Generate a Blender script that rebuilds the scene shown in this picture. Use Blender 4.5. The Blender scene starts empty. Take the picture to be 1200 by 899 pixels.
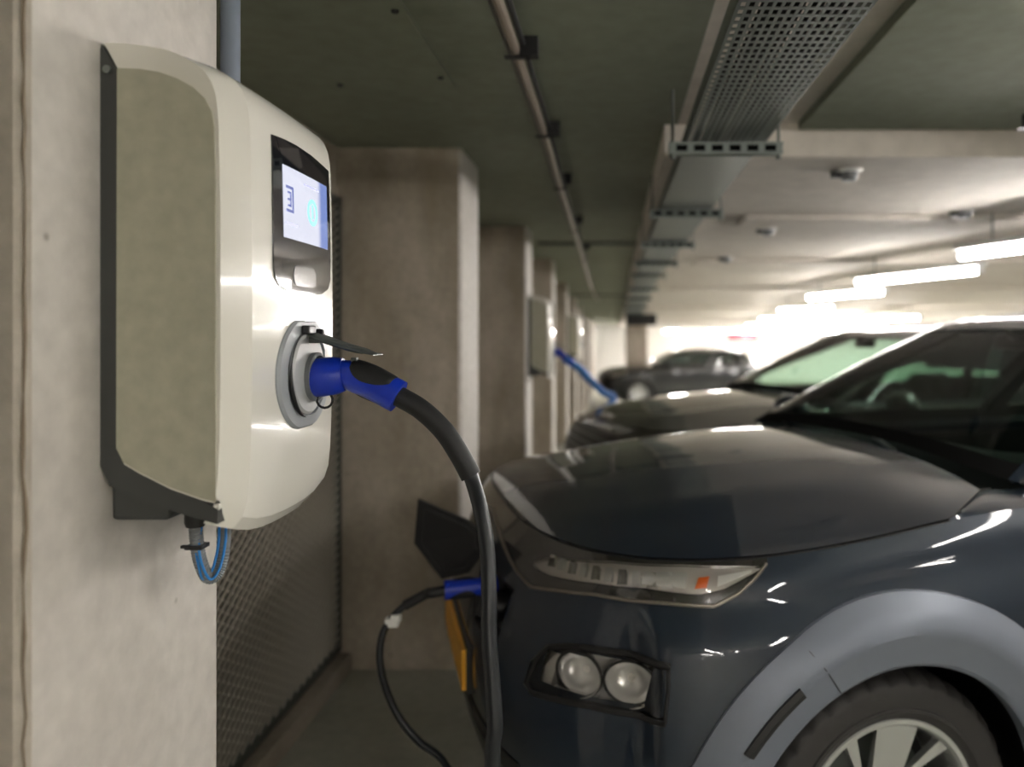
import bpy, bmesh, math, random
import numpy as np
from mathutils import Vector, Matrix
random.seed(7)
S = bpy.context.scene
COL = S.collection
PI = math.pi

# ------------------------------------------------------------------ camera, world, exposure
EYE = 1.44
FPX = 908.0
cd = bpy.data.cameras.new('camera'); cam = bpy.data.objects.new('camera', cd); COL.objects.link(cam)
cam.location = (0, 0, EYE); cam.rotation_euler = (PI/2, 0, 0)
cd.sensor_width = 36; cd.lens = 36*FPX/1200
cd.shift_x = -0.1; cd.shift_y = -0.0496
cd.clip_start = .05; cd.clip_end = 200
cd.dof.use_dof = True; cd.dof.focus_distance = 1.25; cd.dof.aperture_fstop = 2.0
S.camera = cam
S.view_settings.view_transform = 'Standard'; S.view_settings.look = 'None'
S.view_settings.gamma = 1; S.view_settings.use_curve_mapping = False
S.view_settings.exposure = 1.4
LAMP = 30.0          # tube emission
w = bpy.data.worlds.new('world'); S.world = w; w.use_nodes = True
w.node_tree.nodes['Background'].inputs[0].default_value = (.9, .95, 1, 1)
w.node_tree.nodes['Background'].inputs[1].default_value = .3

def at(px, py, Y):
    """point of the place at depth Y for a position in the photograph"""
    return Vector(((px-720)/FPX*Y, Y, EYE-(py-390)/FPX*Y))

# ------------------------------------------------------------------ materials
MATS = {}
def mat(name, col, rough=.5, metal=0, coat=0, emit=None, es=0, spec=.5):
    if name in MATS: return MATS[name]
    m = bpy.data.materials.new(name); m.use_nodes = True
    b = m.node_tree.nodes['Principled BSDF']
    b.inputs['Base Color'].default_value = (*col, 1)
    b.inputs['Roughness'].default_value = rough; b.inputs['Metallic'].default_value = metal
    b.inputs['Coat Weight'].default_value = coat; b.inputs['Coat Roughness'].default_value = .03
    b.inputs['Specular IOR Level'].default_value = spec
    if emit: b.inputs['Emission Color'].default_value = (*emit, 1); b.inputs['Emission Strength'].default_value = es
    MATS[name] = m
    return m

def rough_mat(name, c1, c2, scale=3, rough=.8, bump=.15, pits=0, streak=1.0, c3=None):
    """procedural concrete / plaster: two blended tones, fine bump, optional pits"""
    m = mat(name, c1, rough)
    nt = m.node_tree; N = nt.nodes; L = nt.links; b = N['Principled BSDF']
    tc = N.new('ShaderNodeTexCoord'); mp = N.new('ShaderNodeMapping'); mp.inputs['Scale'].default_value = (1, 1, streak)
    L.new(tc.outputs['Object'], mp.inputs[0])
    n1 = N.new('ShaderNodeTexNoise'); n1.inputs['Scale'].default_value = scale; n1.inputs['Detail'].default_value = 6; n1.inputs['Roughness'].default_value = .6
    L.new(mp.outputs[0], n1.inputs['Vector'])
    r = N.new('ShaderNodeValToRGB'); r.color_ramp.elements[0].position = .32; r.color_ramp.elements[1].position = .68
    r.color_ramp.elements[0].color = (*c1, 1); r.color_ramp.elements[1].color = (*c2, 1)
    L.new(n1.outputs[0], r.inputs[0])
    out = r.outputs[0]
    n2 = N.new('ShaderNodeTexNoise'); n2.inputs['Scale'].default_value = scale*14; n2.inputs['Detail'].default_value = 4
    L.new(tc.outputs['Object'], n2.inputs['Vector'])
    mx = N.new('ShaderNodeMix'); mx.data_type = 'RGBA'; mx.blend_type = 'MULTIPLY'; mx.inputs[0].default_value = .35
    L.new(out, mx.inputs[6]); L.new(n2.outputs[0], mx.inputs[7]); out = mx.outputs[2]
    if pits:
        v = N.new('ShaderNodeTexVoronoi'); v.inputs['Scale'].default_value = pits; L.new(tc.outputs['Object'], v.inputs['Vector'])
        pr = N.new('ShaderNodeValToRGB'); pr.color_ramp.elements[0].position = .03; pr.color_ramp.elements[1].position = .07
        pr.color_ramp.elements[0].color = (.45, .42, .38, 1); pr.color_ramp.elements[1].color = (1, 1, 1, 1)
        L.new(v.outputs['Distance'], pr.inputs[0])
        m2 = N.new('ShaderNodeMix'); m2.data_type = 'RGBA'; m2.blend_type = 'MULTIPLY'; m2.inputs[0].default_value = 1
        L.new(out, m2.inputs[6]); L.new(pr.outputs[0], m2.inputs[7]); out = m2.outputs[2]
    if c3:
        n3 = N.new('ShaderNodeTexNoise'); n3.inputs['Scale'].default_value = scale*.8; n3.inputs['Detail'].default_value = 8
        mp3 = N.new('ShaderNodeMapping'); mp3.inputs['Scale'].default_value = (3, 3, .6); mp3.inputs['Location'].default_value = (5, 2, 1)
        L.new(tc.outputs['Object'], mp3.inputs[0]); L.new(mp3.outputs[0], n3.inputs['Vector'])
        r3 = N.new('ShaderNodeValToRGB'); r3.color_ramp.elements[0].position = .5; r3.color_ramp.elements[1].position = .75
        r3.color_ramp.elements[0].color = (0, 0, 0, 1); r3.color_ramp.elements[1].color = (.7, .7, .7, 1)
        L.new(n3.outputs[0], r3.inputs[0])
        m3 = N.new('ShaderNodeMix'); m3.data_type = 'RGBA'; L.new(r3.outputs[0], m3.inputs[0]); L.new(out, m3.inputs[6]); m3.inputs[7].default_value = (*c3, 1)
        out = m3.outputs[2]
    L.new(out, b.inputs['Base Color'])
    bp = N.new('ShaderNodeBump'); bp.inputs['Strength'].default_value = bump; bp.inputs['Distance'].default_value = .01
    L.new(n2.outputs[0], bp.inputs['Height']); L.new(bp.outputs[0], b.inputs['Normal'])
    return m

def glass_mat(name, tint, refl=1.45, rough=.02):
    m = bpy.data.materials.new(name); m.use_nodes = True; nt = m.node_tree; N = nt.nodes; L = nt.links
    N.remove(N['Principled BSDF'])
    t = N.new('ShaderNodeBsdfTransparent'); t.inputs[0].default_value = (*tint, 1)
    g = N.new('ShaderNodeBsdfGlossy'); g.inputs['Roughness'].default_value = rough
    f = N.new('ShaderNodeFresnel'); f.inputs[0].default_value = refl
    mx = N.new('ShaderNodeMixShader'); L.new(f.outputs[0], mx.inputs[0]); L.new(t.outputs[0], mx.inputs[1]); L.new(g.outputs[0], mx.inputs[2])
    L.new(mx.outputs[0], N['Material Output'].inputs[0])
    MATS[name] = m
    return m

CONC = rough_mat('column_concrete', (.60, .56, .505), (.70, .665, .615), 2.2, .75, .12, pits=9, streak=.5)
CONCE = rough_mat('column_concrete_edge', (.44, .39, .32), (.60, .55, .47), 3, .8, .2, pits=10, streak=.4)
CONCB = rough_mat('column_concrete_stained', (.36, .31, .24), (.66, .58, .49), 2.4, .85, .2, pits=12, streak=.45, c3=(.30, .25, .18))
FLOOR = rough_mat('floor_concrete', (.38, .385, .32), (.50, .50, .43), 1.6, .45, .05)
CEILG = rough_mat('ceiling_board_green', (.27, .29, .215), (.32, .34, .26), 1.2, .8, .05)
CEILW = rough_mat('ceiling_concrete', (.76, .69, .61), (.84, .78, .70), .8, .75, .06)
WALLB = rough_mat('wall_brown', (.07, .055, .04), (.11, .088, .066), 2, .9, .2)
WALLW = rough_mat('wall_white', (.80, .77, .73), (.86, .84, .80), 1.2, .8, .05)
GALV = mat('galvanised_steel', (.27, .295, .285), .42, .8)
GALVD = mat('dark_galvanised_steel', (.16, .17, .16), .5, .8)
BLACKP = mat('black_plastic', (.007, .007, .008), .38)
BLACKM = mat('black_rubber', (.009, .009, .0095), .55)
TUBE = mat('lit_tube', (1, 1, 1), .4, emit=(1, .955, .91), es=LAMP)
TUBE2 = mat('far_fill_tube', (1, 1, 1), .4, emit=(1, .96, .93), es=LAMP*4)  # stronger emission for the tubes added to brighten the far end
WHITEP = mat('lamp_white', (.8, .8, .78), .4)
CREAM = mat('charger_cream', (.78, .76, .69), .14, coat=.5)
CREAMS = rough_mat('charger_cream_matt', (.50, .485, .37), (.53, .515, .40), 3, .5, .02)
CHARG = mat('charger_backplate_grey', (.055, .057, .055), .5)
GREYP = mat('socket_grey', (.30, .32, .34), .35)
GREYD = mat('socket_grey_dark', (.17, .18, .19), .4)
BLUE = mat('connector_blue', (.004, .03, .42), .35)
BLUEC = mat('coiled_cable_blue', (.01, .13, .42), .4)
BLUEW = mat('wire_blue', (.02, .22, .6), .4)
PIPEG = mat('grey_conduit', (.20, .235, .29), .4)
CABLE = mat('charging_cable_black', (.009, .011, .014), .38)
CHROME = mat('reflector_chrome', (.85, .84, .82), .12, 1)
BOWL = mat('bowl_silver', (.92, .91, .9), .22, .5)
MATTE = mat('matt_black', (.006, .006, .006), .9, spec=.08)
SATIN = mat('satin_trim', (.28, .25, .22), .3, .8)
SILVER = mat('wheel_silver', (.62, .63, .62), .28, .75)
GLASSL = glass_mat('lamp_glass', (.93, .93, .92))
PLATE = mat('plate_yellow', (.75, .36, .02), .4)
ORANGE = mat('indicator_orange', (.9, .18, .03), .3)
TYRE = mat('tyre_rubber', (.028, .026, .025), .62)
INTER = mat('interior_dark', (.012, .013, .013), .8, spec=.2)
SEAT = mat('seat_cloth', (.06, .065, .065), .8)
GLASSC = glass_mat('car_glass', (.52, .64, .57), 1.27)
GLASSD = glass_mat('car_glass_dark', (.22, .26, .25), 1.5)
RED = mat('red_lens', (.45, .01, .01), .2)

# ------------------------------------------------------------------ mesh helpers
def obj(name, verts, faces, m, parent=None, smooth=True, angle=None):
    me = bpy.data.meshes.new(name); me.from_pydata([tuple(v) for v in verts], [], [tuple(f) for f in faces]); me.update()
    if m is not None: me.materials.append(m)
    if smooth:
        for p in me.polygons: p.use_smooth = True
        if angle:
            try: me.set_sharp_from_angle(angle=math.radians(angle))
            except Exception: pass
    o = bpy.data.objects.new(name, me); COL.objects.link(o)
    if parent: o.parent = parent
    return o

class MB:
    """collects shapes, builds ONE mesh object"""
    def __init__(s): s.v = []; s.f = []
    def add(s, v, f):
        n = len(s.v); s.v += [tuple(p) for p in v]; s.f += [tuple(i+n for i in q) for q in f]; return s
    def box(s, a, b, bev=0):
        x0, y0, z0 = a; x1, y1, z1 = b
        if bev:
            bm = bmesh.new(); bmesh.ops.create_cube(bm, size=1)
            for v in bm.verts: v.co = Vector(((x0+x1)/2+v.co.x*(x1-x0), (y0+y1)/2+v.co.y*(y1-y0), (z0+z1)/2+v.co.z*(z1-z0)))
            bmesh.ops.bevel(bm, geom=bm.edges[:], offset=bev, segments=2, profile=.5, affect='EDGES')
            bm.verts.index_update()
            s.add([v.co[:] for v in bm.verts], [[v.index for v in f.verts] for f in bm.faces]); bm.free(); return s
        return s.add([(x0,y0,z0),(x1,y0,z0),(x1,y1,z0),(x0,y1,z0),(x0,y0,z1),(x1,y0,z1),(x1,y1,z1),(x0,y1,z1)],
                     [(0,3,2,1),(4,5,6,7),(0,1,5,4),(1,2,6,5),(2,3,7,6),(3,0,4,7)])
    def grid(s, P, close=False, flip=False):
        """P[i][j] points"""
        n, m = len(P), len(P[0]); v = [p for r in P for p in r]; f = []
        for i in range(n-1):
            for j in range(m if close else m-1):
                j2 = (j+1) % m
                q = (i*m+j, i*m+j2, (i+1)*m+j2, (i+1)*m+j)
                f.append(q[::-1] if flip else q)
        return s.add(v, f)
    def tube(s, pts, r, n=12, caps=True):
        pts = [Vector(p) for p in pts]; k = len(pts); rr = r if isinstance(r, (list, tuple)) else [r]*k
        T = [(pts[min(i+1, k-1)]-pts[max(i-1, 0)]).normalized() for i in range(k)]
        up = Vector((0, 0, 1)) if abs(T[0].z) < .9 else Vector((1, 0, 0))
        nn = (up - T[0]*up.dot(T[0])).normalized(); rows = []
        for i in range(k):
            nn = (nn - T[i]*nn.dot(T[i])).normalized(); bb = T[i].cross(nn)
            rows.append([pts[i]+(nn*math.cos(2*PI*j/n)+bb*math.sin(2*PI*j/n))*rr[i] for j in range(n)])
        s.grid(rows, close=True)
        if caps:
            b0 = len(s.v)-k*n
            s.f.append(tuple(b0+j for j in range(n))[::-1]); s.f.append(tuple(b0+(k-1)*n+j for j in range(n)))
        return s
    def lathe(s, prof, c=(0, 0, 0), axis='y', n=48):
        """prof: (radius, along-axis)"""
        rows = []
        for r, h in prof:
            row = []
            for j in range(n):
                a = 2*PI*j/n; u, v_ = r*math.cos(a), r*math.sin(a)
                p = {'y': (u, h, v_), 'x': (h, u, v_), 'z': (u, v_, h)}[axis]
                row.append((p[0]+c[0], p[1]+c[1], p[2]+c[2]))
            rows.append(row)
        return s.grid(rows, close=True)
    def prism(s, poly, d):
        """poly of 3D points extruded by vector d"""
        n = len(poly); d = Vector(d); v = [Vector(p) for p in poly]+[Vector(p)+d for p in poly]
        if n > 4:
            from mathutils.geometry import tessellate_polygon
            tr = [tuple(t) for t in tessellate_polygon([[Vector(p) for p in poly]])]
            caps = [t[::-1] for t in tr]+[tuple(i+n for i in t) for t in tr]
        else: caps = [tuple(range(n))[::-1], tuple(range(n, 2*n))]
        return s.add(v, caps+[(i, (i+1) % n, n+(i+1) % n, n+i) for i in range(n)])
    def build(s, name, m, parent=None, smooth=False, angle=35, fix=True):
        o = obj(name, s.v, s.f, m, parent, smooth, angle)
        if fix:
            bm = bmesh.new(); bm.from_mesh(o.data); bmesh.ops.recalc_face_normals(bm, faces=bm.faces[:]); bm.to_mesh(o.data); bm.free()
        return o

def spline(pts, n=12):
    pts = [Vector(p) for p in pts]; out = []
    for i in range(len(pts)-1):
        p0 = pts[max(i-1, 0)]; p1 = pts[i]; p2 = pts[i+1]; p3 = pts[min(i+2, len(pts)-1)]
        for k in range(n):
            t = k/n
            out.append(.5*((2*p1)+(p2-p0)*t+(2*p0-5*p1+4*p2-p3)*t*t+(3*p1-p0-3*p2+p3)*t**3))
    out.append(pts[-1]); return out

def empty(name, label, cat, loc=(0, 0, 0), rz=0, group=None):
    o = bpy.data.objects.new(name, None); COL.objects.link(o); o.location = loc; o.rotation_euler = (0, 0, rz)
    return tag(o, label, cat, group)
def tag(o, label, cat, group=None):
    o['label'] = label; o['category'] = cat
    if group: o['group'] = group
    return o
def struct(o): o['kind'] = 'structure'; return o
def copy_tree(o, parent=None):
    c = o.copy(); COL.objects.link(c); c.parent = parent
    for ch in list(KIDS.get(o.name, [])) or [x for x in COL.objects if x.parent == o]: copy_tree(ch, c)
    return c
KIDS = {}

# ------------------------------------------------------------------ the hall
def drop(Y):     # the far end of the hall lies a little lower
    return -.41*min(1, max(0, (Y-8)/11))
YB, YE, XR = -7.0, 30.0, 15.0
ROOF, LOW = EYE+.79, EYE+.667
ys = [YB, -3, 0, 2.94, 5.5, 8, 10, 13, 16, 19, 24, YE]
def sheet(x0, x1, z, thick, m, name, y0=YB, y1=YE):
    yy = sorted(set([y0, y1]+[y for y in ys if y0 < y < y1])); b = MB()
    ring = [[(x0, y, z+drop(y)), (x1, y, z+drop(y)), (x1, y, z+thick+drop(y)), (x0, y, z+thick+drop(y))] for y in yy]
    b.grid(ring, close=True); k = len(yy)*4
    b.f += [(0, 1, 2, 3), (k-1, k-2, k-3, k-4)]
    return struct(b.build(name, m))
sheet(-1.9, XR, 0, -.2, FLOOR, 'floor')
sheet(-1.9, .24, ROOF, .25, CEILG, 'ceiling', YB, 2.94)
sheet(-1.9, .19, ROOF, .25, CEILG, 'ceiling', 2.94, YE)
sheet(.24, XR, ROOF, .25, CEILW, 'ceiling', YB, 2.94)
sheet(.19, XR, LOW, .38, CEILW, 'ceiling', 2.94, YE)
struct(MB().box((-1.9, YB, -.7), (-1.5, YE, 2.6)).build('wall_left', WALLB))
struct(MB().box((XR, YB, -.7), (XR+.2, YE, 2.6)).build('wall_right', WALLW))
struct(MB().box((-1.9, YE, -.7), (XR+.2, YE+.2, 2.6)).build('wall_far', WALLW))
struct(MB().box((-1.9, YB-.2, -.7), (XR+.2, YB, 2.6)).build('wall_near', WALLW))

# shallow green boards under the near ceiling
PB = .79
p = MB().box((-1.16, -.6, ROOF-.012), (-.505, 2.476, ROOF+.002), .002).build('ceiling_panel', CEILG)
pr = empty('ceiling_panel', 'dark green board screwed to the ceiling above the nearest charger', 'ceiling panel', (-.8, 1, ROOF))
p.parent = pr; p.location = (.8, -1, -ROOF); p.name = 'board'
for (x, y) in ((-.53, 1.35), (-.53, 1.87), (-.53, 2.36), (-.86, 2.43)):
    MB().lathe([(0, -.018), (.008, -.018), (.010, -.012), (.010, 0)], (x+.8, y-1, 0), 'z', 12).build('bolt', BLACKP, pr)
o = MB().box((.69, -2, ROOF-.03), (6.5, 2.90, ROOF+.002), .003).build('ceiling_panel', CEILG)
tag(o, 'large grey-green ceiling board to the right of the cable tray', 'ceiling panel')

PITCH = 2.453; CN, CF = .859, 1.287; CX = -.655; MX = -1.185
# downstand above the mesh panels
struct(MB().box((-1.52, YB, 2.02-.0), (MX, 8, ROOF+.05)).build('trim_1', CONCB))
def column(k):
    y0, y1 = CN+PITCH*k, CF+PITCH*k; d = drop((y0+y1)/2); c = .012
    b = MB(); poly = [(-1.52, y0), (CX-c, y0), (CX, y0+c), (CX, y1-c), (CX-c, y1), (-1.52, y1)]
    b.prism([(x, y, d-.0) for x, y in poly], (0, 0, ROOF+.03))
    o = b.build('concrete_column', CONC)
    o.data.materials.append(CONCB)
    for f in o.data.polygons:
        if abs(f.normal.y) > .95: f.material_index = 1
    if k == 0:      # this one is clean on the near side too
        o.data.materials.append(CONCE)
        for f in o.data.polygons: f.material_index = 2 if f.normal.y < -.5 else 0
        rd = random.Random(3); zz = 0.02
        MB().tube([(CX-.004+rd.uniform(-.0012, .0012), y0+.006+rd.uniform(-.002, .002), .02+i*.03) for i in range(73)], [.0008+rd.random()*.0016 for i in range(73)], 6).build('edge_seam', mat('seam_brown', (.22, .17, .12), .9), o)
    return o
lab = {0: 'pale concrete column carrying the nearest cream charger', 1: 'stained concrete column just behind the nearest charger, before the bonnet',
       2: 'second blurred concrete column behind, carrying the smaller far charger', 3: 'narrow concrete column right behind the one with the second charger'}
for k in range(-1, 11):
    o = column(k)
    if k in lab: tag(o, lab[k], 'column')
    elif k < 0: tag(o, 'concrete column behind the viewer', 'column')
    else: tag(o, 'pale concrete column far down the row', 'column', 'far columns of the row')
# kerb and mesh screens between the columns
KERB = rough_mat('kerb_concrete', (.36, .31, .25), (.46, .40, .33), 3, .85, .15)
STEELM = mat('mesh_steel', (.74, .70, .63), .45, .2)
def mesh_panel(k):
    y0, y1 = CF+PITCH*k+.005, CN+PITCH*(k+1)-.005; d = drop((y0+y1)/2); z0, z1 = .086+d, 2.015+d
    r = empty('mesh_screen', '', 'mesh screen', (MX, (y0+y1)/2, z0))
    b = MB(); SLP = 1.7; step = .060; t = .0035; ym = (y0+y1)/2
    W_, H_ = y1-y0, z1-z0
    # crossing flattened strands, alternately bowed in and out like expanded metal
    def strand(sgn, c):
        # line: y = sgn*z*0.62 + c (clipped)
        pts = []
        sl = SLP*sgn
        zs = sorted(set([0, H_]+[z for z in ((0-c)/sl, (W_-c)/sl) if 0 < z < H_]))
        zs = [z for z in zs if -1e-6 <= sl*z+c <= W_+1e-6]
        if len(zs) < 2: return
        za, zb = zs[0], zs[-1]
        a = Vector((.006*sgn, sl*za+c-W_/2, za)); e = Vector((.006*sgn, sl*zb+c-W_/2, zb))
        dd = (e-a).normalized(); n_ = Vector((0, -dd.z, dd.y))*.0058; dx = Vector((.007, 0, 0))
        b.add([a-n_-dx, a+n_+dx, a+n_+dx*1.8, a-n_-dx*.2, e-n_-dx, e+n_+dx, e+n_+dx*1.8, e-n_-dx*.2],
              [(0, 1, 5, 4), (1, 2, 6, 5), (2, 3, 7, 6), (3, 0, 4, 7)])
    c = -SLP*H_
    while c < W_: strand(1, c); c += step
    c = 0
    while c < W_+SLP*H_: strand(-1, c); c += step
    b.build('expanded_metal', STEELM, r)
    f = MB(); e = .012
    f.box((-.012, -W_/2, 0), (.02, -W_/2+.03, H_)).box((-.012, W_/2-.03, 0), (.02, W_/2, H_)).box((-.012, -W_/2, H_-.03), (.02, W_/2, H_)).box((-.012, -W_/2, 0), (.02, W_/2, .03))
    f.build('frame', GALVD, r)
    kb = MB().box((-1.5, y0, d-.01), (MX+.065, y1, .075+d), .004).build('kerb', KERB)
    return r, kb
for k in range(0, 4):
    r, kb = mesh_panel(k)
    nm = ['between the nearest column and the stained one', 'behind the stained column', 'past the second charger', 'past the third column'][k]
    tag(r, 'grey expanded metal screen '+nm, 'mesh screen'); tag(kb, 'low concrete kerb under the metal screen '+nm, 'kerb')

# ------------------------------------------------------------------ cable tray with brackets
def cable_tray():
    z = EYE+.613; x0, x1 = .232, .482
    r = empty('cable_tray', 'long perforated galvanised cable tray under the ceiling', 'cable tray', ((x0+x1)/2, 3, z))
    def T(x, y, zz): return (x-(x0+x1)/2, y-3, zz-z)
    # perforated bottom for the near length: rows of cross bars and long bars
    b = MB(); ya, yb = .3, 2.5
    nx = 15
    for i in range(nx+1):
        x = x0+(x1-x0)*i/nx
        b.box(T(x-.0035, ya, z-.001), T(x+.0035, yb, z+.0006))
    y = ya
    while y < yb:
        b.box(T(x0, y, z-.0012), T(x1, y+.012, z+.0008)); y += .034
    b.build('perforated_bottom', GALV, r)
    yy = [2.5, 4, 6, 8, 10, 13, 14.5]
    m = MB(); m.grid([[T(x0, a, z+drop(a)), T(x1, a, z+drop(a)), T(x1, a, z+.002+drop(a)), T(x0, a, z+.002+drop(a))] for a in yy], close=True)
    m.build('bottom', GALV, r)
    yy = [.3]+yy
    for xx in (x0, x1-.002):
        m = MB(); m.grid([[T(xx, a, z+drop(a)), T(xx+.002, a, z+drop(a)), T(xx+.002, a, z+.055+drop(a)), T(xx, a, z+.055+drop(a))] for a in yy], close=True)
        m.build('side_rail', GALV, r)
    # the dark cables lying in the tray
    for i in range(7):
        xx = x0+.03+i*.031
        MB().tube([T(xx+.004*math.sin(a*2+i), a, z+.014+drop(a)) for a in [.3, 1, 2, 3, 4, 6, 8, 10, 13, 14.4]], .010+.002*(i % 3), 8).build('cable', BLACKM, r, True)
cable_tray()
GALVB = mat('strut_galvanised', (.24, .27, .255), .5, .5)
def bracket_mesh():
    b = MB(); w_ = .182
    # slotted strut: front web made of bars leaving slots, plus top and bottom flanges
    b.box((-w_, -.018, -.021), (w_, -.016, -.012)).box((-w_, -.018, .009), (w_, -.016, .018))
    n = 6
    for i in range(n+1):
        c = -w_+.012+(2*w_-.024)*i/n
        b.box((c-.010, -.018, -.012), (c+.010, -.016, .009))
    b.box((-w_, -.018, .016), (w_, .018, .018)).box((-w_, .016, -.021), (w_, .018, .018))
    return b
byy = [2.49, 3.84, 5.20, 6.6, 8.0, 9.5, 11, 12.6, 14.2]
b0 = None
for i, y in enumerate(byy):
    if b0 is None:
        b0 = empty('tray_bracket', '', 'bracket'); bracket_mesh().build('slotted_strut', GALVB, b0); MB().box((-.178, -.0135, -.018), (.178, -.0125, .015)).build('slot_shade_sheet', MATTE, b0)  # matt black sheet behind the web stands in for shade in the slots
        for s in (-1, 1):
            MB().tube([(s*.17, 0, -.03), (s*.17, 0, .19)], .005, 8).build('threaded_rod', GALVD, b0, True)
            MB().lathe([(0, -.034), (.009, -.034), (.009, -.024), (0, -.024)], (s*.17, 0, 0), 'z', 6).build('nut', GALVD, b0)
        c = b0
    else: c = copy_tree(b0)
    c.location = (.357, y, EYE+.592+drop(y))
    lb = ['slotted metal bracket under the cable tray, nearest of the row', 'second slotted bracket under the cable tray', 'third bracket along the cable tray']
    lb += ['fourth bracket from the viewer under the cable tray', 'fifth bracket from the viewer under the cable tray', 'sixth bracket from the viewer under the cable tray']
    tag(c, lb[i] if i < 6 else 'small blurred bracket at the far part of the cable tray', 'bracket', None if i < 6 else 'far tray brackets')
o = MB().box((.22, 14.6, EYE+.14), (.80, 15.2, EYE+.355), .02).build('ventilation_box', BLACKM)
for xx in (.3, .72): MB().tube([(xx, 14.9, EYE+.3), (xx, 14.9, LOW+drop(14.9)+.01)], .008, 6).build('hanging_rod', GALVD, o); tag(o, 'dark box hanging at the far end of the cable tray', 'ventilation box')

# hanging conduit with clips along the left ceiling
pp = [at(560, -60, 1.5), at(583, 0, 1.75), at(622, 110, 2.45), at(641, 167, 3.05), at(658, 225, 4.0), at(680, 293, 6.3), at(692, 335, 9.5), at(700, 352, 13)]
r = empty('ceiling_conduit', 'long thin conduit hung below the dark ceiling, left of the cable tray', 'conduit', pp[3])
q = [v-pp[3] for v in spline(pp, 10)]
MB().tube(q, .013, 10).build('pipe', mat('conduit_tan', (.34, .28, .23), .4, .3), r, True)
MB().tube([v+Vector((.022, 0, .012)) for v in q], .008, 8).build('cable', BLACKM, r, True)
MB().tube([v+Vector((-.02, 0, .010)) for v in q], .007, 8).build('cable', mat('cable_grey', (.12, .11, .10), .5), r, True)
for y in (1.2, 2.05, 2.9, 3.9, 5.2, 6.8):
    v = min(q, key=lambda a: abs(a.y+pp[3].y-y))
    h = MB(); h.box((v.x-.03, v.y-.012, v.z-.018), (v.x+.035, v.y+.012, v.z-.014)).box((v.x+.03, v.y-.012, v.z-.018), (v.x+.036, v.y+.012, ROOF-pp[3].z+drop(y)))
    h.box((v.x+.012, v.y-.02, ROOF-pp[3].z+drop(y)-.05), (v.x+.06, v.y+.02, ROOF-pp[3].z+drop(y)))
    h.build('clip', BLACKM, r)
for i, (Y, x1) in enumerate(((6.7, .19), (12.5, .19))):
    z = ROOF-.02+drop(Y)
    o = MB().tube([(-.66, Y, z), (x1, Y, z)], .014, 8).build('cross_conduit', GALVD, smooth=True)
    tag(o, ['dark pipe across the green ceiling beside the second column', 'far thin pipe across the green ceiling'][i], 'conduit')

# ------------------------------------------------------------------ tube lights
TH = math.radians(17)
def tube_light(TUBE=TUBE):
    r = empty('tube_light', '', 'light')
    m = MB(); m.box((-.055, -.75, .028), (.055, .75, .06), .004); m.build('housing', WHITEP, r)
    MB().tube([(0, -.74, 0), (0, .74, 0)], .024, 14).build('lit_tube', TUBE, r, True)
    for s in (-1, 1):
        MB().box((-.026, s*.75-.018*(1 if s > 0 else 0)-.0, -.026), (.026, s*.75+.018*(0 if s > 0 else 1), .03), .003).build('end_cap', WHITEP, r)
        MB().tube([(0, s*.5, .06), (0, s*.5, .226)], .005, 8).build('hanging_rod', GALVD, r, True)
    return r
t0 = tube_light()
t1 = tube_light(TUBE2)
lights = []
for k in range(-4, 9): lights.append((2.025+.17*k, 4.54+2.45*k, 'a', k))
for k in range(-2, 8): lights.append((7.2+.1*k, 4.0+3.4*k, 'b', k))
for k in range(0, 6): lights.append((11.6, 4.0+4.6*k, 'c', k))
for k in range(4): lights.append((.35+.5*(k % 2), -1.5-1.5*k, 'd', k))
for k in range(10): lights.append((.45+1.35*k, 26.2+(k % 2)*1.6, 'e', k))  # row added to flood the far wall with light
for k in range(4): lights.append((4.6+.1*k, 14.2+2.6*k, 'f', k))  # short extra row added to brighten the far hall
first = True; first1 = True
for (lx, ly, row, k) in lights:
    if row == 'e' or (row == 'f' and k > 0): c = t1 if first1 else copy_tree(t1); first1 = False
    else: c = t0 if first else copy_tree(t0); first = False
    cx, cy = lx+.75*math.sin(TH), ly-.75*math.cos(TH)
    if 2.0 < cy < 3.75: cy = 3.76
    low = cy > 2.2
    c.location = (cx, cy, (EYE+.45 if low else EYE+.573)+drop(cy)); c.rotation_euler = (0, 0, TH)
    if not low: c.location.z = ROOF-.226
    if row == 'a' and k == 0: tag(c, 'lit tube lamp at the right edge of the picture, nearest in view', 'light')
    elif row == 'a' and k == 1: tag(c, 'second lit tube lamp, whole in view, hanging on two rods', 'light')
    elif row == 'a' and k == 2: tag(c, 'third lit tube lamp of the near row, left of the two sharp ones', 'light')
    elif row == 'a' and 3 <= k <= 5: tag(c, ['fourth', 'fifth', 'sixth'][k-3]+' lit tube of the near row, counted from the right edge', 'light')
    elif row == 'd' or (row == 'a' and k < 0): tag(c, 'lit tube lamp over the lane, behind or beside the viewer', 'light', 'lamps out of view')
    else:
        ORD = ['first', 'second', 'third', 'fourth', 'fifth', 'sixth', 'seventh', 'eighth', 'ninth', 'tenth', 'eleventh']
        n_ = {'a': k+1, 'b': k+3, 'c': k+1, 'e': k+1, 'f': k+1}[row]
        where = {'a': 'tube lamp of the near row, blurred, counted from the viewer', 'b': 'tube lamp of the middle row beyond the front car roof', 'c': 'tube lamp of the row along the right wall',
                 'e': 'bright tube from the left, added to light the far wall', 'f': 'tube lamp of the short row added to brighten the far hall'}[row]
        tag(c, ORD[min(10, n_-1)]+' '+where, 'light', 'far tube lamps')

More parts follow.
